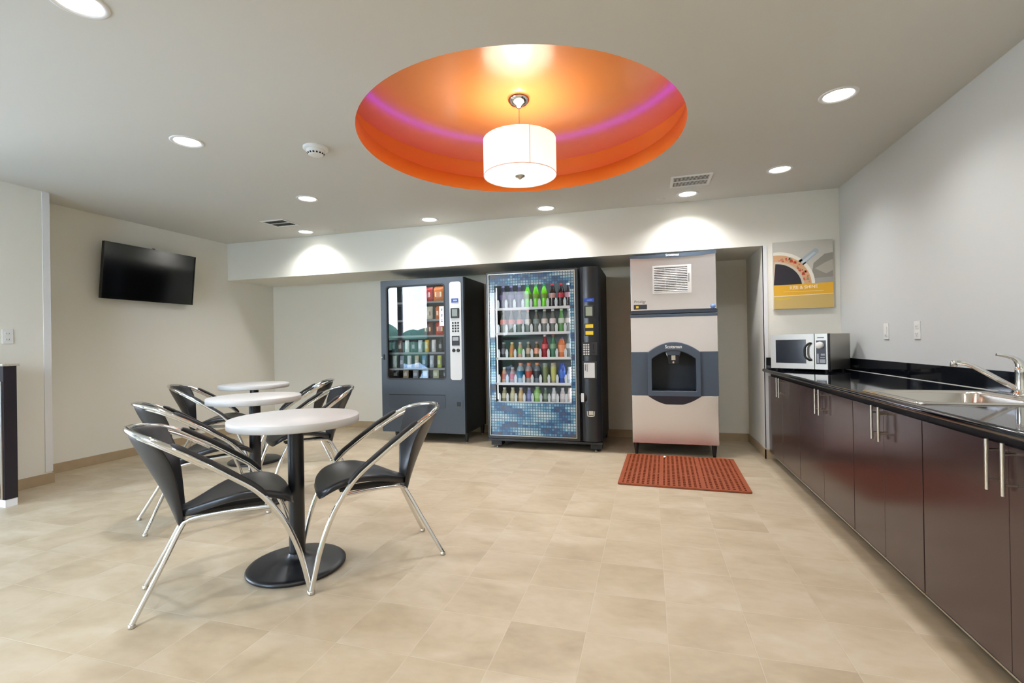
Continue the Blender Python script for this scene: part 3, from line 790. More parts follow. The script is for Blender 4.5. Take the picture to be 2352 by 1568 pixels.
kp = MB().box(-.655,-.500,yf-.006,yf+.026,.988,1.124).build('keypad', M_rubber, cc_, bevel=.003)
for r in range(5):
    for q in range(3): MB().box(-.642+.022*q, -.626+.022*q, yf-.011, yf-.005, 1.091-.024*r, 1.107-.024*r).build('keypad_button', M_panel, kp)
MB().box(-.545,-.535,yf-.008,yf-.005,1.05,1.10).box(-.548,-.530,yf-.008,yf-.005,1.012,1.024).build('coin_slot', M_dark, kp)
dp = MB().box(-.655,-.508,yf-.004,yf+.026,.752,.928).build('delivery_recess', M_rubber, cc_, bevel=.003)
MB().box(-.640,-.530,yf-.008,yf-.003,.762,.915).build('delivery_door', M_panel, dp, bevel=.004)
MB().box(-.630,-.622,yf-.010,yf-.007,.835,.90).box(-.610,-.604,yf-.010,yf-.007,.825,.90).build('door_print', M_grey_ink, dp)
cn_ = MB().lathe([(.045,0),(.045,-.006),(0,-.006)], -.652, .558, n=24, axis='y', base=yf+.012).build('coin_return', M_dark, cc_)
MB().box(-.674,-.646,yf-.0,yf+.010,.515,.604).build('coin_return_flap', M_panel, cn_)
hb = MB().tube([(-.612,yf-.006,.424),(-.610,yf-.010,.385),(-.600,yf-.012,.374),(-.552,yf-.012,.374),(-.542,yf-.010,.385),(-.540,yf-.006,.424)], .005, n=8, sub=3)
hb.box(-.600,-.552,yf-.003,yf+.006,.385,.424)
hb.build('pull_handle', M_nickel, cc_)
# plinth and feet
MB().box(XB0-.004, XB1+.004, YV-.004, YV+.06, .078, .102).build('bottom_rail', M_bevb, bm, bevel=.004)
for x0_, x1_ in ((-1.662,-1.545),(-.590,-.478)):
    for y0_ in (YV+.02, YVE-.14):
        lg = MB().box(x0_, x1_, y0_, y0_+.12, .028, .100).build('leg', M_vendb, bm)
        MB().lathe([(0,0),(.016,0),(.016,.008),(.008,.012),(.008,.030)], x0_+.06 if x0_ < -1 else x0_+.05, y0_+.03, n=12).build('foot', M_nickel, lg)
# inside
li = MB()
li.quad((XB0+.031,YV+.05,.41),(XB0+.031,YVE-.06,.41),(XB0+.031,YVE-.06,zt3-.055),(XB0+.031,YV+.05,zt3-.055))
li.quad((XC0-.031,YV+.05,.41),(XC0-.031,YV+.05,zt3-.055),(XC0-.031,YVE-.06,zt3-.055),(XC0-.031,YVE-.06,.41))
li.quad((XB0+.031,YV+.42,.41),(XC0-.031,YV+.42,.41),(XC0-.031,YV+.42,zt3-.055),(XB0+.031,YV+.42,zt3-.055))
li.build('liner', M_int, bm)
MB().tube([(-1.588,YV+.05,.52),(-1.588,YV+.05,1.73)], .006, smoothpath=False).build('light_tube', mat('side_tube',(240,245,248),.5,emit=(225,238,246),es=.9), bm)
MB().tube([(-.752,YV+.07,.45),(-.752,YV+.07,1.80)], .009, smoothpath=False).build('light_tube', M_tube, bm)
MB().tube([(-1.56,YV+.06,1.815),(-.80,YV+.06,1.815)], .009, smoothpath=False).build('light_tube', M_tube, bm)
YJ = YV+.085; fj = YJ/YV
def onb(x, z): return (x*fj, 1.129+(z-1.129)*fj)
BZ = [onb(0,z)[1] for z in (1.498,1.236,.972,.704,.506)]
cols_x = [onb(x,0)[0] for x in (-1.500,-1.408,-1.317,-1.227,-1.137,-1.049,-.961,-.870,-.795)]
for z in BZ:
    sh = MB().box(XB0+.06, XC0-.05, YJ-.035, YV+.41, z-.016, z-.002).build('shelf', M_int, bm)
    MB().box(XB0+.085, XC0-.06, YJ-.042, YJ-.034, z-.022, z+.006).build('shelf_edge', M_shelf, sh)
    gt = MB()
    for k in range(len(cols_x)+1):
        x = (cols_x[0]-.045 if k == 0 else (cols_x[k-1]+.0455))
        gt.add([(x-.012,YJ-.036,z+.006),(x+.012,YJ-.036,z+.006),(x+.016,YJ-.036,z+.06),(x+.006,YJ-.036,z+.092),(x-.006,YJ-.036,z+.092),(x-.016,YJ-.036,z+.06),
                (x-.012,YJ-.030,z+.006),(x+.012,YJ-.030,z+.006),(x+.016,YJ-.030,z+.06),(x+.006,YJ-.030,z+.092),(x-.006,YJ-.030,z+.092),(x-.016,YJ-.030,z+.06)],
               [(0,1,2,3,4,5),(11,10,9,8,7,6)]+[(i,i+6,(i+1)%6+6,(i+1)%6) for i in range(6)])
    gt.build('bottle_gate', mat('gate_plastic',(214,222,222),.3), sh)
SHAPES = {
 'soda':  [(0,0),(.030,0),(.033,.012),(.030,.05),(.030,.10),(.033,.125),(.032,.150),(.020,.195),(.0135,.212),(.0135,.222)],
 'tall':  [(0,0),(.029,0),(.032,.010),(.032,.10),(.031,.13),(.018,.185),(.0130,.205),(.0130,.222)],
 'sport': [(0,0),(.033,0),(.036,.010),(.034,.06),(.036,.10),(.036,.130),(.030,.150),(.020,.168),(.019,.180)],
 'juice': [(0,0),(.028,0),(.031,.010),(.030,.05),(.026,.09),(.020,.125),(.0145,.145),(.0145,.155)],
 'water': [(0,0),(.027,0),(.030,.008),(.030,.12),(.024,.15),(.0125,.175),(.0125,.190)],
 'can':   [(0,0),(.022,0),(.027,.008),(.027,.175),(.023,.190)],
}
MESHES = {}
def bottle(shape, body, label_c, cap, hscale, x, z, text_label):
    prof = SHAPES[shape]; H_ = prof[-1][1]
    key = (shape, hscale)
    if key not in MESHES:
        d = {}
        prof = [(r*1.14,h) for r,h in prof]
        a = MB().lathe([(r,h*hscale) for r,h in prof]+[(0,H_*hscale)], n=18).build('bottle_shape', M_white); d['b'] = a.data; bpy.data.objects.remove(a)
        import bisect
        def rad(f):
            hh = H_*f
            for (r1,h1),(r2,h2) in zip(prof[:-1],prof[1:]):
                if h1 <= hh <= h2 and h2 > h1: return r1+(r2-r1)*(hh-h1)/(h2-h1)
            return prof[-1][0]
        lo, hi = (.42,.64) if shape in ('soda','tall','water') else ((.28,.66) if shape != 'can' else (.15,.85))
        a = MB().lathe([(rad(lo+(hi-lo)*i/6)+.0012, H_*hscale*(lo+(hi-lo)*i/6)) for i in range(7)], n=18).build('label_shape', M_white); d['l'] = a.data; bpy.data.objects.remove(a)
        rc = prof[-1][0]+.002; t = H_*hscale
        a = MB().lathe([(rc,t-.004),(rc,t+.014),(rc-.002,t+.016),(0,t+.016)], n=16).build('cap_shape', M_white); d['c'] = a.data; bpy.data.objects.remove(a)
        MESHES[key] = d
    d = MESHES[key]
    def inst(nm, me, c, r, par=None):
        me = me.copy(); me.materials.clear(); me.materials.append(plast(c, r))
        o = bpy.data.objects.new(nm, me); COL.objects.link(o)
        if par: o.parent = par
        return o
    o = inst('drink_bottle' if shape != 'can' else 'drink_can', d['b'], body, .15)
    o.location = (x, YJ+.012, z-.002+.0005); tag(o, text_label, 'bottle' if shape != 'can' else 'can', 'bottles in the drinks machine')
    inst('label', d['l'], label_c, .4, o); inst('cap', d['c'], cap, .35, o)
    return o
GREY = (128,134,130)
R1 = [('dark purple',(70,62,84),(92,76,120),(150,140,170),'soda')]*3+[('bright green',(120,226,40),(128,170,50),(20,140,90),'soda')]*3+[('red-labelled cola',(34,24,24),(216,170,164),(190,40,50),'soda'),('red-labelled cola',(30,20,22),(200,50,66),(196,40,50),'soda'),('dark cola',(40,32,34),(196,150,160),(180,176,176),'soda')]
R2 = [('pink-labelled clear',(122,124,112),(212,128,118),(170,150,130),'tall')]*3+[('orange-capped clear',(126,130,122),(176,176,160),(216,130,70),'tall'),('clear grey',(116,126,120),(150,168,168),(170,180,176),'tall'),('white-labelled clear',(122,130,126),(226,220,212),(236,238,236),'tall'),('white-labelled clear',(112,120,116),(234,222,222),(240,240,238),'tall'),('green lemonade',(96,156,84),(216,230,214),(190,230,170),'tall'),('white-labelled clear',(140,140,134),(226,214,206),(190,180,170),'tall')]
R3 = [('short dark',(62,58,64),(110,100,110),(120,128,128),'juice'),('short amber',(196,150,70),(200,120,50),(216,206,160),'juice'),('short pale pink',(200,168,140),(130,190,90),(190,206,196),'juice'),('short brown',(110,100,70),(206,180,150),(170,164,150),'juice'),('short salmon-labelled',(104,90,56),(236,170,140),(176,160,150),'juice'),('tall red',(150,24,36),(220,90,100),(236,230,228),'tall'),('tall dark green',(66,128,96),(120,170,130),(190,96,90),'tall'),('tall orange',(216,120,70),(246,160,110),(70,80,120),'sport'),('grey clear',GREY,(200,206,204),(120,128,140),'tall')]
R4 = [('peach tea',(196,150,110),(176,90,60),(196,190,180),'juice'),('pink tea',(190,150,140),(196,80,70),(180,176,170),'juice'),('blue and clear',(150,176,186),(20,110,150),(226,150,120),'sport'),('orange-red and clear',(160,160,160),(196,80,66),(236,120,70),'sport'),('charcoal and clear',(110,124,134),(44,52,62),(226,150,80),'sport'),('slim leafy green',(150,160,130),(120,136,90),(140,160,150),'can'),('slim pale yellow',(190,186,150),(196,200,110),(170,160,130),'can'),('tall royal blue',(60,90,170),(70,110,200),(30,60,150),'sport'),('clear white',(190,196,206),(214,216,226),(200,204,210),'juice')]
R5 = [('squat olive',(150,146,110),(196,186,150),(190,196,190),'juice'),('cream tea',(196,190,150),(206,200,160),(200,206,190),'juice'),('honey tea',(206,176,124),(216,190,140),(196,186,180),'juice'),('lavender',(124,128,176),(130,140,190),(150,150,160),'juice'),('round green',(140,190,110),(170,216,140),(150,170,140),'sport'),('small dark green',(96,116,96),(130,150,130),(120,136,130),'juice'),('frosted white',(206,210,210),(226,230,230),(200,210,210),'juice'),('pale grey',(196,190,190),(214,206,206),(190,190,190),'juice'),('rosy clear',(206,196,190),(226,206,196),(190,176,170),'juice')]
HS = {'soda':1.04,'tall':1.03,'sport':1.12,'juice':1.0,'can':1.05,'water':1}
for ri, (row, nm) in enumerate(zip((R1,R2,R3,R4,R5),('top','second','third','fourth','bottom'))):
    for k, (cname, bc, lc_, cc2, shp) in enumerate(row):
        hs = HS[shp]
        if ri == 4: hs = .88 if shp == 'juice' else .82
        kind = 'can' if shp == 'can' else 'bottle'
        bottle(shp, bc, lc_, cc2, hs, cols_x[k], BZ[ri], '%s %s, %s from the left on the %s shelf of the drinks machine' % (cname, kind, ORD[k], nm))

# ------------------------------------------------------------------ ice machine
XI0, XI1, YIC = -.170, .626, 4.888
im = thing('ice_machine', 'tall stainless steel ice dispenser with slate grey panel, behind the red mat', 'ice machine', (.228,5.2,0))
YIE = 5.62
bb = MB()
bb.box(XI0, 0.005, YIC+.03, YIE, .122, 1.356); bb.box(.45, XI1, YIC+.03, YIE, .122, 1.356)
bb.box(.005, .45, YIC+.03, YIE, .122, .60); bb.box(.005, .45, YIC+.03, YIE, 1.05, 1.356); bb.box(.005, .45, YIC+.30, YIE, .60, 1.05)
bb.build('lower_cabinet', mat('cabinet_grey',(78,88,98),.4), im)
MB().box(XI0+.004, XI1-.004, YIC+.02, YIE, 1.392, 1.952).build('upper_cabinet', mat('cabinet_grey_upper',(96,102,106),.4), im)
MB().box(XI0+.004, XI1-.004, YIC+.002, YIC+.022, 1.424, 1.950).build('upper_panel', M_steel_b, im, bevel=.004)
MB().box(XI0, XI1, YIC, YIC+.032, .122, .592).build('bottom_panel', M_steel_b, im, bevel=.004)
up = MB().box(XI0, -.002, YIC, YIC+.032, 1.018, 1.356).box(.455, XI1, YIC, YIC+.032, 1.018, 1.356).prism_y([(-.002,1.0)]+[(-.002+.457*k/14, 1.000+.095*(1-(2*k/14-1)**2)) for k in range(1,14)]+[(.455,1.0),(.455,1.356),(-.002,1.356)], YIC, YIC+.032)
up.build('middle_panel', M_steel_b, im)
for a_, c_ in ((XI0-.003, .003),(.452, XI1+.003)): MB().box(a_, c_, YIC-.002, YIC+.032, .592, 1.018).build('slate_panel', M_grey, im, bevel=.003)
MB().box(XI0-.008, XI1+.004, YIC-.008, YIE, 1.356, 1.386).build('lower_trim', M_grey, im, bevel=.004)
MB().prism_y([(XI0-.002,1.392),(XI1+.002,1.392),(XI1+.002,1.418),(.5,1.421),(.228,1.424),(0,1.421),(XI0-.002,1.412)], YIC-.008, YIC+.02).build('upper_trim', M_greyd, im)
tt = MB().prism_y([(XI0,1.945),(.0,1.936),(.228,1.932),(.45,1.936),(XI1,1.948),(XI1,1.976),(XI0,1.966)], YIC-.006, YIC+.03).build('top_trim', M_grey, im)
text('brand_lettering', 'Scotsman', .034, (.232,YIC-.0075,1.956), M_white_ink, tt, bold=.0006, sx=.95)
# grille
gr = MB().ring_y([(.044,1.584),(.402,1.584),(.402,1.857),(.044,1.857)], [(.060,1.600),(.366,1.600),(.366,1.842),(.060,1.842)], YIC-.008, YIC+.003).build('grille', mat('grille_grey',(202,200,196),.4), im)
MB().box(.060,.366,YIC-.001,YIC+.002,1.600,1.842).build('grille_backing', plast((96,94,88),.6), gr)
lv = MB()
for k in range(15):
    z = 1.606+k*.0165
    lv.add([(.060,YIC-.007,z),(.366,YIC-.007,z),(.366,YIC-.001,z+.010),(.060,YIC-.001,z+.010),(.060,YIC-.006,z-.002),(.366,YIC-.006,z-.002),(.366,YIC-.0005,z+.007),(.060,YIC-.0005,z+.007)], [(0,1,2,3),(7,6,5,4),(0,4,5,1),(2,6,7,3),(0,3,7,4),(1,5,6,2)])
lv.box(.158,.162,YIC-.0075,YIC-.002,1.60,1.842).box(.262,.266,YIC-.0075,YIC-.002,1.60,1.842)
lv.build('louver', mat('louver_grey',(196,194,188),.45), gr)
MB().box(.374,.384,YIC-.0095,YIC-.007,1.69,1.77).build('latch', plast((130,128,124),.5), gr)
pl_ = MB().box(-.138,-.012,YIC-.003,YIC+.003,1.438,1.484).build('status_plate', plast((50,52,60),.4), im)
MB().box(-.116,-.092,YIC-.0045,YIC-.0025,1.450,1.472).build('status_mark', M_yel, pl_)
text('model_lettering', 'Prodigy', .036, (-.078,YIC+.0015,1.513), plast((90,84,84),.5), im)
MB().lathe([(0,-.0015),(.024,-.0015),(.024,.002)], .590, 1.447, n=20, axis='y', base=YIC-.001).build('blue_sticker', plast((120,146,200),.5), im)
# dispensing bezel
def outline(x0, x1, z0, zs, zt, nb=6, ns=4, na=14):
    p = []
    for k in range(nb): p.append((x0+(x1-x0)*k/nb, z0))
    for k in range(ns): p.append((x1, z0+(zs-z0)*k/ns))
    for k in range(na):
        t = k/na; x = x1+(x0-x1)*t; u = 2*t-1
        p.append((x, zs+(zt-zs)*(1-u*u)))
    for k in range(ns): p.append((x0, zs+(z0-zs)*k/ns))
    return p
bzl = MB().ring_y(outline(-.016,.470,.588,1.012,1.112), outline(.022,.427,.640,.948,1.030), YIC-.045, YIC+.032).build('dispenser_bezel', M_grey, im, bevel=.006)
text('brand_lettering', 'Scotsman', .044, (.226,YIC-.0465,1.066), M_white_ink, bzl, bold=.0008, sx=.92)
ll = []
for k in range(13):
    t = k/12; x = -.012+.478*t; u = 2*t-1; ll.append((x, .588-.092*(1-u*u)))
vs = [(x,YIC-.044,.590) for x,z in ll]+[(x,YIC-.040+.045*((.588-z)/.092),z) for x,z in ll]+[(x,YIC+.002,.590) for x,z in ll]+[(x,YIC+.006,z) for x,z in ll]
fs = []
for k in range(12): fs += [(k,13+k,14+k,k+1),(26+k,27+k,40+k,39+k),(k,k+1,27+k,26+k),(13+k,39+k,40+k,14+k)]
MB().add(vs, fs).build('drip_lip', M_greyd, im)
cv_ = MB()
x0_, x1_, y0_, y1_, z0_, z1_ = .006, .449, YIC+.031, YIC+.299, .601, 1.049
cv_.quad((x0_,y1_,z0_),(x1_,y1_,z0_),(x1_,y1_,z1_),(x0_,y1_,z1_)); cv_.quad((x0_,y0_,z0_),(x0_,y1_,z0_),(x0_,y1_,z1_),(x0_,y0_,z1_)); cv_.quad((x1_,y1_,z0_),(x1_,y0_,z0_),(x1_,y0_,z1_),(x1_,y1_,z1_))
cv_.quad((x0_,y0_,z0_),(x1_,y0_,z0_),(x1_,y1_,z0_),(x0_,y1_,z0_)); cv_.quad((x0_,y0_,z1_),(x0_,y1_,z1_),(x1_,y1_,z1_),(x1_,y0_,z1_))
cv_.build('dispensing_bay', M_greyd, im)
MB().box(.030,.420,YIC+.035,YIC+.29,.625,.632).build('drip_tray', M_greyd, im)
MB().prism_y([(.170,.985),(.280,.985),(.300,1.035),(.150,1.035)], YIC-.03, YIC+.05).build('chute_housing', M_grey, im, bevel=.003)
ch = MB().prism_y([(.180,.895),(.274,.895),(.280,.985),(.170,.985)], YIC+.0, YIC+.10).build('ice_chute', M_rubber, im, bevel=.004)
MB().box(.208,.246,YIC-.006,YIC+.0,.935,.985).build('push_paddle', M_nickel, ch, bevel=.004)
MB().lathe([(.012,0),(.012,-.006),(.006,-.008),(0,-.008)], .226, .915, n=14, axis='y', base=YIC).build('paddle_knob', M_nickel, ch)
for s, x in ((1,.160),(-1,.290)): MB().tube([(x,YIC+.02,1.010),(x+s*.022,YIC+.01,.950)], .006, smoothpath=False).build('side_lever', M_nickel, ch)
for x in (-.137,.588):
    for y in (YIC+.06, YIE-.07):
        MB().lathe([(0,0),(.014,0),(.016,.02),(.026,.118),(.026,.123)], x, y, n=16).build('leg', M_blackm, im)

# ------------------------------------------------------------------ red mat
MW, MD = .948, 1.022
mt = local('rubber_mat', 'red perforated rubber floor mat in front of the ice machine', 'mat', (.241,4.356,0), math.radians(-1.75))
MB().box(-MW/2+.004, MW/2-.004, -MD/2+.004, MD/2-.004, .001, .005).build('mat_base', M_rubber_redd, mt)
g = MB(); nx, ny = 25, 22
for i in range(nx):
    x = -MW/2+.009+(MW-.018)*i/(nx-1); w = .0095 if i % 8 else .016
    g.box(x-w, x+w, -MD/2, MD/2, .004, .0145)
for j in range(ny):
    y = -MD/2+.008+(MD-.016)*j/(ny-1); w = .0075 if j % 7 else .013
    g.box(-MW/2, MW/2, y-w, y+w, .004, .0135)
g.build('rib_grid', M_rubber_red, mt)
MB().lathe([(0,0),(.012,0),(.014,.008),(.009,.014),(0,.015)], -.115, .42, n=10, base=.0145).build('ice_scrap', M_white, None)
o_ = bpy.data.objects['ice_scrap']; o_.location = (.241,4.356,0); tag(o_, 'tiny white scrap lying on the far part of the red mat', 'scrap')

# ------------------------------------------------------------------ cabinets and counter
XF = 1.07; ZC0, ZC1 = .072, .782
SE = [4.972, 4.015, 3.040, 2.348, 1.372]
MID = [4.492, 3.512, 2.684, 1.858]
labs = ['dark espresso base cabinet under the microwave, farthest from the camera','dark espresso base cabinet second from the far end of the counter','narrow dark espresso base cabinet left of the nearest cabinet, under the sink end','dark espresso base cabinet nearest the camera at the right edge']
for i in range(4):
    ya, yb = SE[i], SE[i+1]
    cb = thing('base_cabinet', labs[i], 'cabinet', (XF+.3,(ya+yb)/2,0), group='espresso base cabinets')
    MB().box(XF+.022, XR-.012, yb+.001, yb+.017, ZC0, .815).box(XF+.022, XR-.012, ya-.017, ya-.001, ZC0, .815).box(XF+.022, XR-.012, yb+.017, ya-.017, ZC0, ZC0+.016).box(XR-.012, XR-.002, yb+.001, ya-.001, ZC0, .815).box(XF+.022, XF+.03, yb+.017, ya-.017, ZC0, .815).build('body', mat('cabinet_carcass',(30,22,24),.5), cb)
    MB().box(XF+.075, XR-.01, yb+.001, ya-.001, 0, ZC0).build('toe_kick', mat('toe_kick',(60,56,54),.5), cb)
    MB().box(XF-.001, XF+.020, yb+.001, ya-.001, ZC0-.005, ZC0+.002).build('edge_strip', M_nickel, cb)
    for k, (y1, y0) in enumerate(((ya, MID[i]), (MID[i], yb))):
        g0 = .0035 if k == 1 else .0012; g1 = .0012 if k == 1 else .0035
        d = MB().box(XF, XF+.019, y0+g0, y1-g1, ZC0+.003, ZC1).build('door', M_wood, cb, bevel=.001)
        hy = MID[i]+(.036 if k == 0 else -.036)
        MB().tube([(XF-.035,hy,.634),(XF-.035,hy,.797)], .006, n=12, smoothpath=False).tube([(XF-.035,hy,.668),(XF+.001,hy,.668)], .0042, n=8, smoothpath=False).tube([(XF-.035,hy,.763),(XF+.001,hy,.763)], .0042, n=8, smoothpath=False).build('handle', M_nickel, d)
# worktop with a cut-out for the sink
XW = 1.033; ZW0, ZW1 = .818, .850; YE0, YE1 = 1.35, 4.978
SX0, SX1, SY0, SY1 = 1.085, 1.600, 2.372, 2.880
wt = MB()
wt.box(XW, XR-.002, YE0, SY0, ZW0, ZW1); wt.box(XW, XR-.002, SY1, YE1, ZW0, ZW1); wt.box(XW, SX0, SY0, SY1, ZW0, ZW1); wt.box(SX1, XR-.002, SY0, SY1, ZW0, ZW1)
wk = thing('worktop', 'long black granite worktop along the right wall', 'worktop', (1.35,3.2,.85))
wt.build('slab', M_granite, wk)
MB().lathe([(.016,YE0),(.016,YE1)], XW+.004, (ZW0+ZW1)/2, n=16, axis='y').build('rounded_edge', M_granite, wk)
MB().box(XR-.022, XR-.002, YE0, YE1, ZW1, .952).box(XW+.02, XR-.022, YE1-.022, YE1, ZW1, .952).build('backsplash', M_granite, wk)
MB().box(XR-.024, XR-.021, YE0, YE1-.02, ZW1, ZW1+.003).build('caulk_line', M_white, wk)
# sink
sk = thing('sink', 'stainless steel drop-in sink in the black worktop', 'sink', (1.33,2.63,.85))
RX0, RX1, RY0, RY1 = 1.058, 1.640, 2.345, 2.905
def rr2(x0,x1,y0,y1,r,n=6): return rrect(x0,x1,y0,y1,r,n)
o1 = rr2(RX0,RX1,RY0,RY1,.03); i1 = rr2(SX0+.012,SX1-.075,SY0+.012,SY1-.012,.06); i2 = rr2(SX0+.03,SX1-.095,SY0+.03,SY1-.03,.05)
nn = len(o1); vs = [(x,y,ZW1+.001) for x,y in o1]+[(x,y,ZW1+.007) for x,y in rr2(RX0+.006,RX1-.006,RY0+.006,RY1-.006,.028)]+[(x,y,ZW1+.006) for x,y in i1]+[(x,y,ZW1-.006) for x,y in rr2(SX0+.017,SX1-.08,SY0+.017,SY1-.017,.058)]+[(x,y,ZW1-.16) for x,y in i2]
fs = []
for L in range(4):
    for k in range(nn):
        j = (k+1) % nn; fs.append((L*nn+k, L*nn+j, (L+1)*nn+j, (L+1)*nn+k))
fs.append(tuple(range(4*nn,5*nn)))
MB().add(vs, fs, 0, True).build('basin', M_sink, sk)
MB().lathe([(.045,ZW1-.158),(.035,ZW1-.157),(0,ZW1-.163)], 1.30, 2.63, n=24).build('drain', M_nickel, sk)
fc = thing('faucet', 'chrome single lever faucet at the back of the sink', 'faucet', (1.592,2.66,.857))
fx, fy = 1.592, 2.672
MB().lathe([(.030,0),(.030,.008),(.024,.014),(.0215,.03),(.0205,.10),(.022,.112),(.019,.128),(0,.134)], fx, fy, n=28, base=ZW1+.007).build('body', M_chrome, fc)
MB().tube([(fx-.012,fy+.004,.885),(fx-.06,fy+.015,.918),(fx-.125,fy+.03,.965),(fx-.165,fy+.038,.992),(fx-.195,fy+.044,1.003),(fx-.22,fy+.05,1.003)], [.011,.0115,.0115,.011,.0105,.010], n=12, sub=5).build('spout', M_chrome, fc)
MB().lathe([(.011,0),(.0135,-.003),(.0135,-.026),(.010,-.028),(0,-.026)], fx-.222, fy+.050, n=18, base=1.012).build('aerator', M_chrome, fc)
MB().tube([(fx,fy,.975),(fx-.004,fy+.002,1.000),(fx-.022,fy+.004,1.022),(fx-.052,fy+.008,1.034),(fx-.082,fy+.012,1.040)], [.020,.0165,.010,.0075,.006], n=12, sub=5).build('lever', M_chrome, fc)
# ------------------------------------------------------------------ microwave
M_mw = mat('microwave_steel', (178,175,168), .36, metal=1)
mo = local('microwave', 'stainless steel microwave oven turned in the corner at the far end of the worktop', 'microwave', (1.2085,4.537,.850), math.radians(-42.0))
W2, D_, Z0, Z1 = .236, .362, .020, .313
MB().box(-W2, W2, .022, D_, Z0, Z1).build('body', M_mw, mo, bevel=.003)
MB().box(.125+.1025, W2, .0, .022, Z0, Z1).build('side_edge', M_rubber, mo)
md = MB().ring_y([(-W2,Z0),(.125,Z0),(.125,Z1),(-W2,Z1)], [(-.190,Z0+.048),(.060,Z0+.048),(.060,Z1-.048),(-.190,Z1-.048)], 0, .022).build('door', M_mw, mo, bevel=.002)
MB().box(-.190,.060,.004,.020,Z0+.048,Z1-.048).build('window', mat('microwave_window',(22,30,42),.12,spec=.6), md)
MB().tube([(.100,.0,.235),(.093,-.022,.232),(.070,-.030,.205),(.066,-.032,.165),(.070,-.030,.125),(.093,-.022,.100),(.100,.0,.097)], .0085, n=10, sub=4).build('handle', M_rubber, md)
mp_ = MB().box(.128,.226,.002,.022,Z0,Z1).build('control_panel', M_mw, mo, bevel=.002)
MB().box(.140,.214,.0,.003,Z0+.045,Z1-.055).build('control_print', plast((70,72,84),.4), mp_)
MB().box(.150,.200,.0005,.003,Z1-.036,Z1-.030).build('panel_lettering', M_grey_ink, mp_)
MB().lathe([(.030,0),(.027,-.022),(.024,-.024),(0,-.024)], .170, .218, n=28, axis='y', base=0).build('dial', M_white, mp_)
MB().box(.146,.160,-.0008,.001,.075,.150).box(.166,.208,-.0008,.001,.075,.105).box(.172,.206,-.0008,.001,.115,.122).box(.176,.206,-.0008,.001,.135,.150).build('panel_marks', plast((170,176,184),.5), mp_)
for x in (-.20,.20):
    for y in (.04,D_-.04): MB().lathe([(.012,.0),(.014,.021)], x, y, n=12).build('foot', M_rubber, mo)

# ------------------------------------------------------------------ poster
po = thing('poster', 'coffee cup poster with a yellow RISE & SHINE band on the wall above the microwave', 'poster', (1.37,4.98,1.71))
PX0, PX1, PZ0, PZ1 = 1.127, 1.613, 1.402, 2.022
YP = 4.958
MB().box(PX0, PX1, YP, YB-.001, PZ0, PZ1).build('canvas', plast((196,193,184),.6), po)
pics = []
def pcol(c): pics.append(plast(c,.55)); return len(pics)-1
pp = MB()
def flat(pts, c, lvl):
    y = YP-.0004*(lvl+1); pp.add([(PX0+x, y, PZ0+z) for x,z in pts], [tuple(range(len(pts)))], pcol(c))
PW, PH = PX1-PX0, PZ1-PZ0
BZ0 = .222
flat([(0,BZ0),(PW,BZ0),(PW,PH),(0,PH)], (192,188,178), 0)
flat([(.30,BZ0),(PW,BZ0),(PW,PH-.12),(.42,PH-.13),(.33,.41)], (142,138,128), 1)          # table shadow in the picture
flat([(.34,.36),(.42,.41),(PW,.44),(PW,.34),(.43,.31)], (172,166,154), 2)
flat([(.27,BZ0),(PW,BZ0),(PW,.28),(.29,.27)], (160,156,152), 2)
# cup: rim, patterned band, coffee
def sector(cx, cz, r, a0, a1, n=28, x0=0):
    p = [(cx+r*math.cos(a0+(a1-a0)*k/n), cz+r*math.sin(a0+(a1-a0)*k/n)) for k in range(n+1)]
    return [(max(x0,x), max(BZ0,z)) for x,z in p]+[(x0,BZ0)]
flat(sector(.035,.222,.305,0,PI*.54), (226,222,208), 3)
flat(sector(.030,.215,.283,0,PI*.54), (206,160,118), 4)
rp = random.Random(5)
for k in range(26):
    a = rp.uniform(.05,1.5); r = rp.uniform(.225,.268); w = rp.uniform(.006,.016)
    flat([(.03+r*math.cos(a)-w,.215+r*math.sin(a)-w*.6),(.03+r*math.cos(a)+w,.215+r*math.sin(a)-w*.7),(.03+r*math.cos(a)+w*.6,.215+r*math.sin(a)+w),(.03+r*math.cos(a)-w*.7,.215+r*math.sin(a)+w*.8)], rp.choice([(186,60,44),(206,90,66),(150,140,110),(196,120,90)]), 5)
flat(sector(.022,.205,.232,0,PI*.52), (196,186,168), 6)
flat(sector(.016,.200,.218,0,PI*.5), (38,34,42), 7)
flat([(.205,.435),(.335,.540),(.352,.545),(.372,.530),(.372,.505),(.235,.385)], (166,176,180), 3)       # handle
flat([(.225,.425),(.330,.510),(.350,.505),(.240,.405)], (190,200,204), 4)
flat([(0,.118),(PW,.132),(PW,.230),(0,.218)], (226,172,44), 8)
flat([(0,.0),(PW,.0),(PW,.128),(0,.114)], (202,172,104), 8)
flat([(0,.112),(PW,.126),(PW,.132),(0,.120)], (236,214,170), 9)
flat([(.0,.105),(.07,.098),(.16,.108),(.12,.086),(.05,.080),(.0,.090)], (214,182,70), 9)
pp.build('printed_picture', pics, po)
text('poster_lettering', 'RISE & SHINE', .040, (PX0+.245, YP-.0055, PZ0+.192), plast((246,226,190),.5), po, rot=(PI/2,-.03,0), bold=.0006)
MB().box(PX0+.08, PX0+.405, YP-.0048, YP-.0040, PZ0+.155, PZ0+.1585).build('fine_print', plast((240,208,140),.5), po)

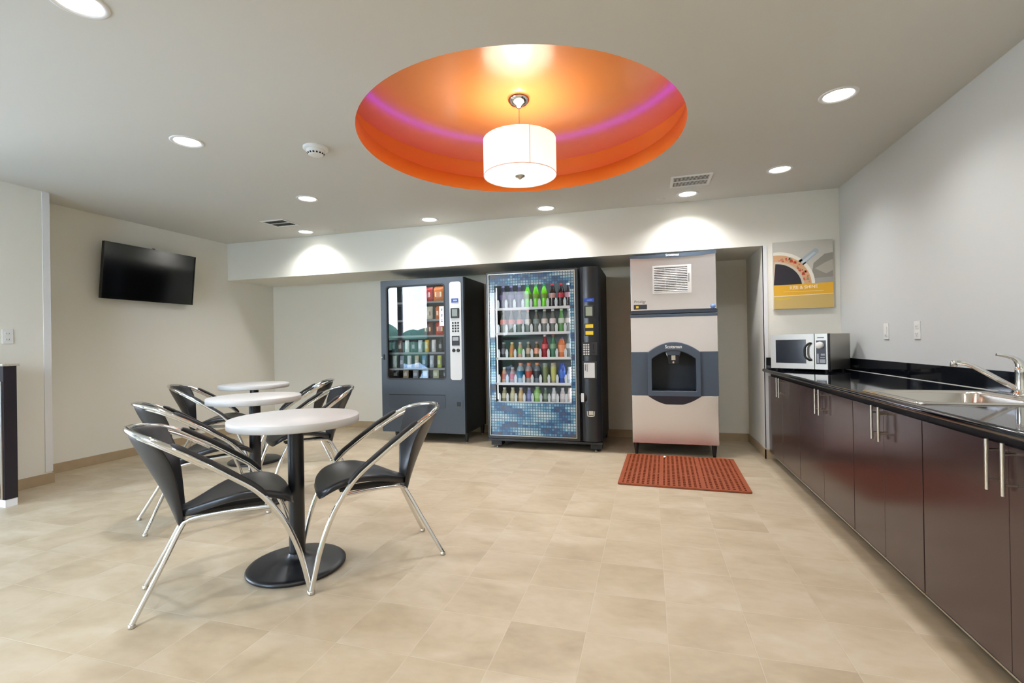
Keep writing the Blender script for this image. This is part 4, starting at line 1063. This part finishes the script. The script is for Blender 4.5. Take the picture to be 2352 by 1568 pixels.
# ------------------------------------------------------------------ light
def spot(loc, energy, col=(.985,.98,1.0), size=130, blend=.55, rad=.06):
    l = bpy.data.lights.new('downlight_lamp','SPOT'); l.energy = energy; l.color = col; l.spot_size = math.radians(size); l.spot_blend = blend; l.shadow_soft_size = rad
    o = bpy.data.objects.new('downlight_lamp', l); COL.objects.link(o); o.location = loc
    return o
for (x,y), lab in DL+DL_FILL:  # includes spots of the added, unseen fill downlights
    spot((x,y,H-.006), 62 if y > 4.5 else ((40 if x > .8 and y > 0 else (30 if x < -.5 and y > -.5 else 56)) if y < 2 and x > -2.11 or y < .3 else (34 if x > .9 else 44)), size=140, blend=1.0)
sp_ = spot((CC[0]-.005, CC[1], zb-.03), 42, size=155, blend=1.0, rad=.2); sp_.name = 'pendant_downward_lamp'
p = bpy.data.lights.new('pendant_bulb','POINT'); p.energy = 3; p.color = (1,.93,.84); p.shadow_soft_size = .06
po_ = bpy.data.objects.new('pendant_bulb', p); COL.objects.link(po_); po_.location = (CC[0]-.005, CC[1], 2.40)
# daylight through the lobby windows
def portal(loc, rot, w, h=2.36):
    al = bpy.data.lights.new('window_portal','AREA'); al.shape = 'RECTANGLE'; al.size = w; al.size_y = h; al.cycles.is_portal = True
    ao = bpy.data.objects.new('window_portal', al); COL.objects.link(ao); ao.location = loc; ao.rotation_euler = rot
for a, b_ in BANKS: portal(((a+b_)/2, YW-.13, .08+(TOPS[a]-.08)/2), (PI/2,0,0), b_-a, TOPS[a]-.08)
portal((XO-.16, .4, 1.26), (PI/2,0,-PI/2), 2.8)  # portal of the added side windows
w = bpy.data.worlds.new('sky'); sc.world = w; w.use_nodes = True; nt = w.node_tree
bg = nt.nodes['Background']; tc = nt.nodes.new('ShaderNodeTexCoord'); sp = nt.nodes.new('ShaderNodeSeparateXYZ')
nt.links.new(tc.outputs['Generated'], sp.inputs[0])
c = ramp(nt, sp.outputs[2], [(0,(230,236,242)),(.12,(216,230,246)),(.5,(168,200,238)),(1,(120,168,226))])
nt.links.new(c, bg.inputs['Color']); bg.inputs['Strength'].default_value = 15

sc.view_settings.view_transform = 'Standard'; sc.view_settings.look = 'None'; sc.view_settings.gamma = 1; sc.view_settings.use_curve_mapping = False
sc.view_settings.exposure = 0.95
cy = sc.cycles
cy.use_denoising = True; cy.max_bounces = 8; cy.diffuse_bounces = 5; cy.glossy_bounces = 4; cy.transmission_bounces = 4; cy.transparent_max_bounces = 8
cy.caustics_reflective = False; cy.caustics_refractive = False; cy.sample_clamp_indirect = 6
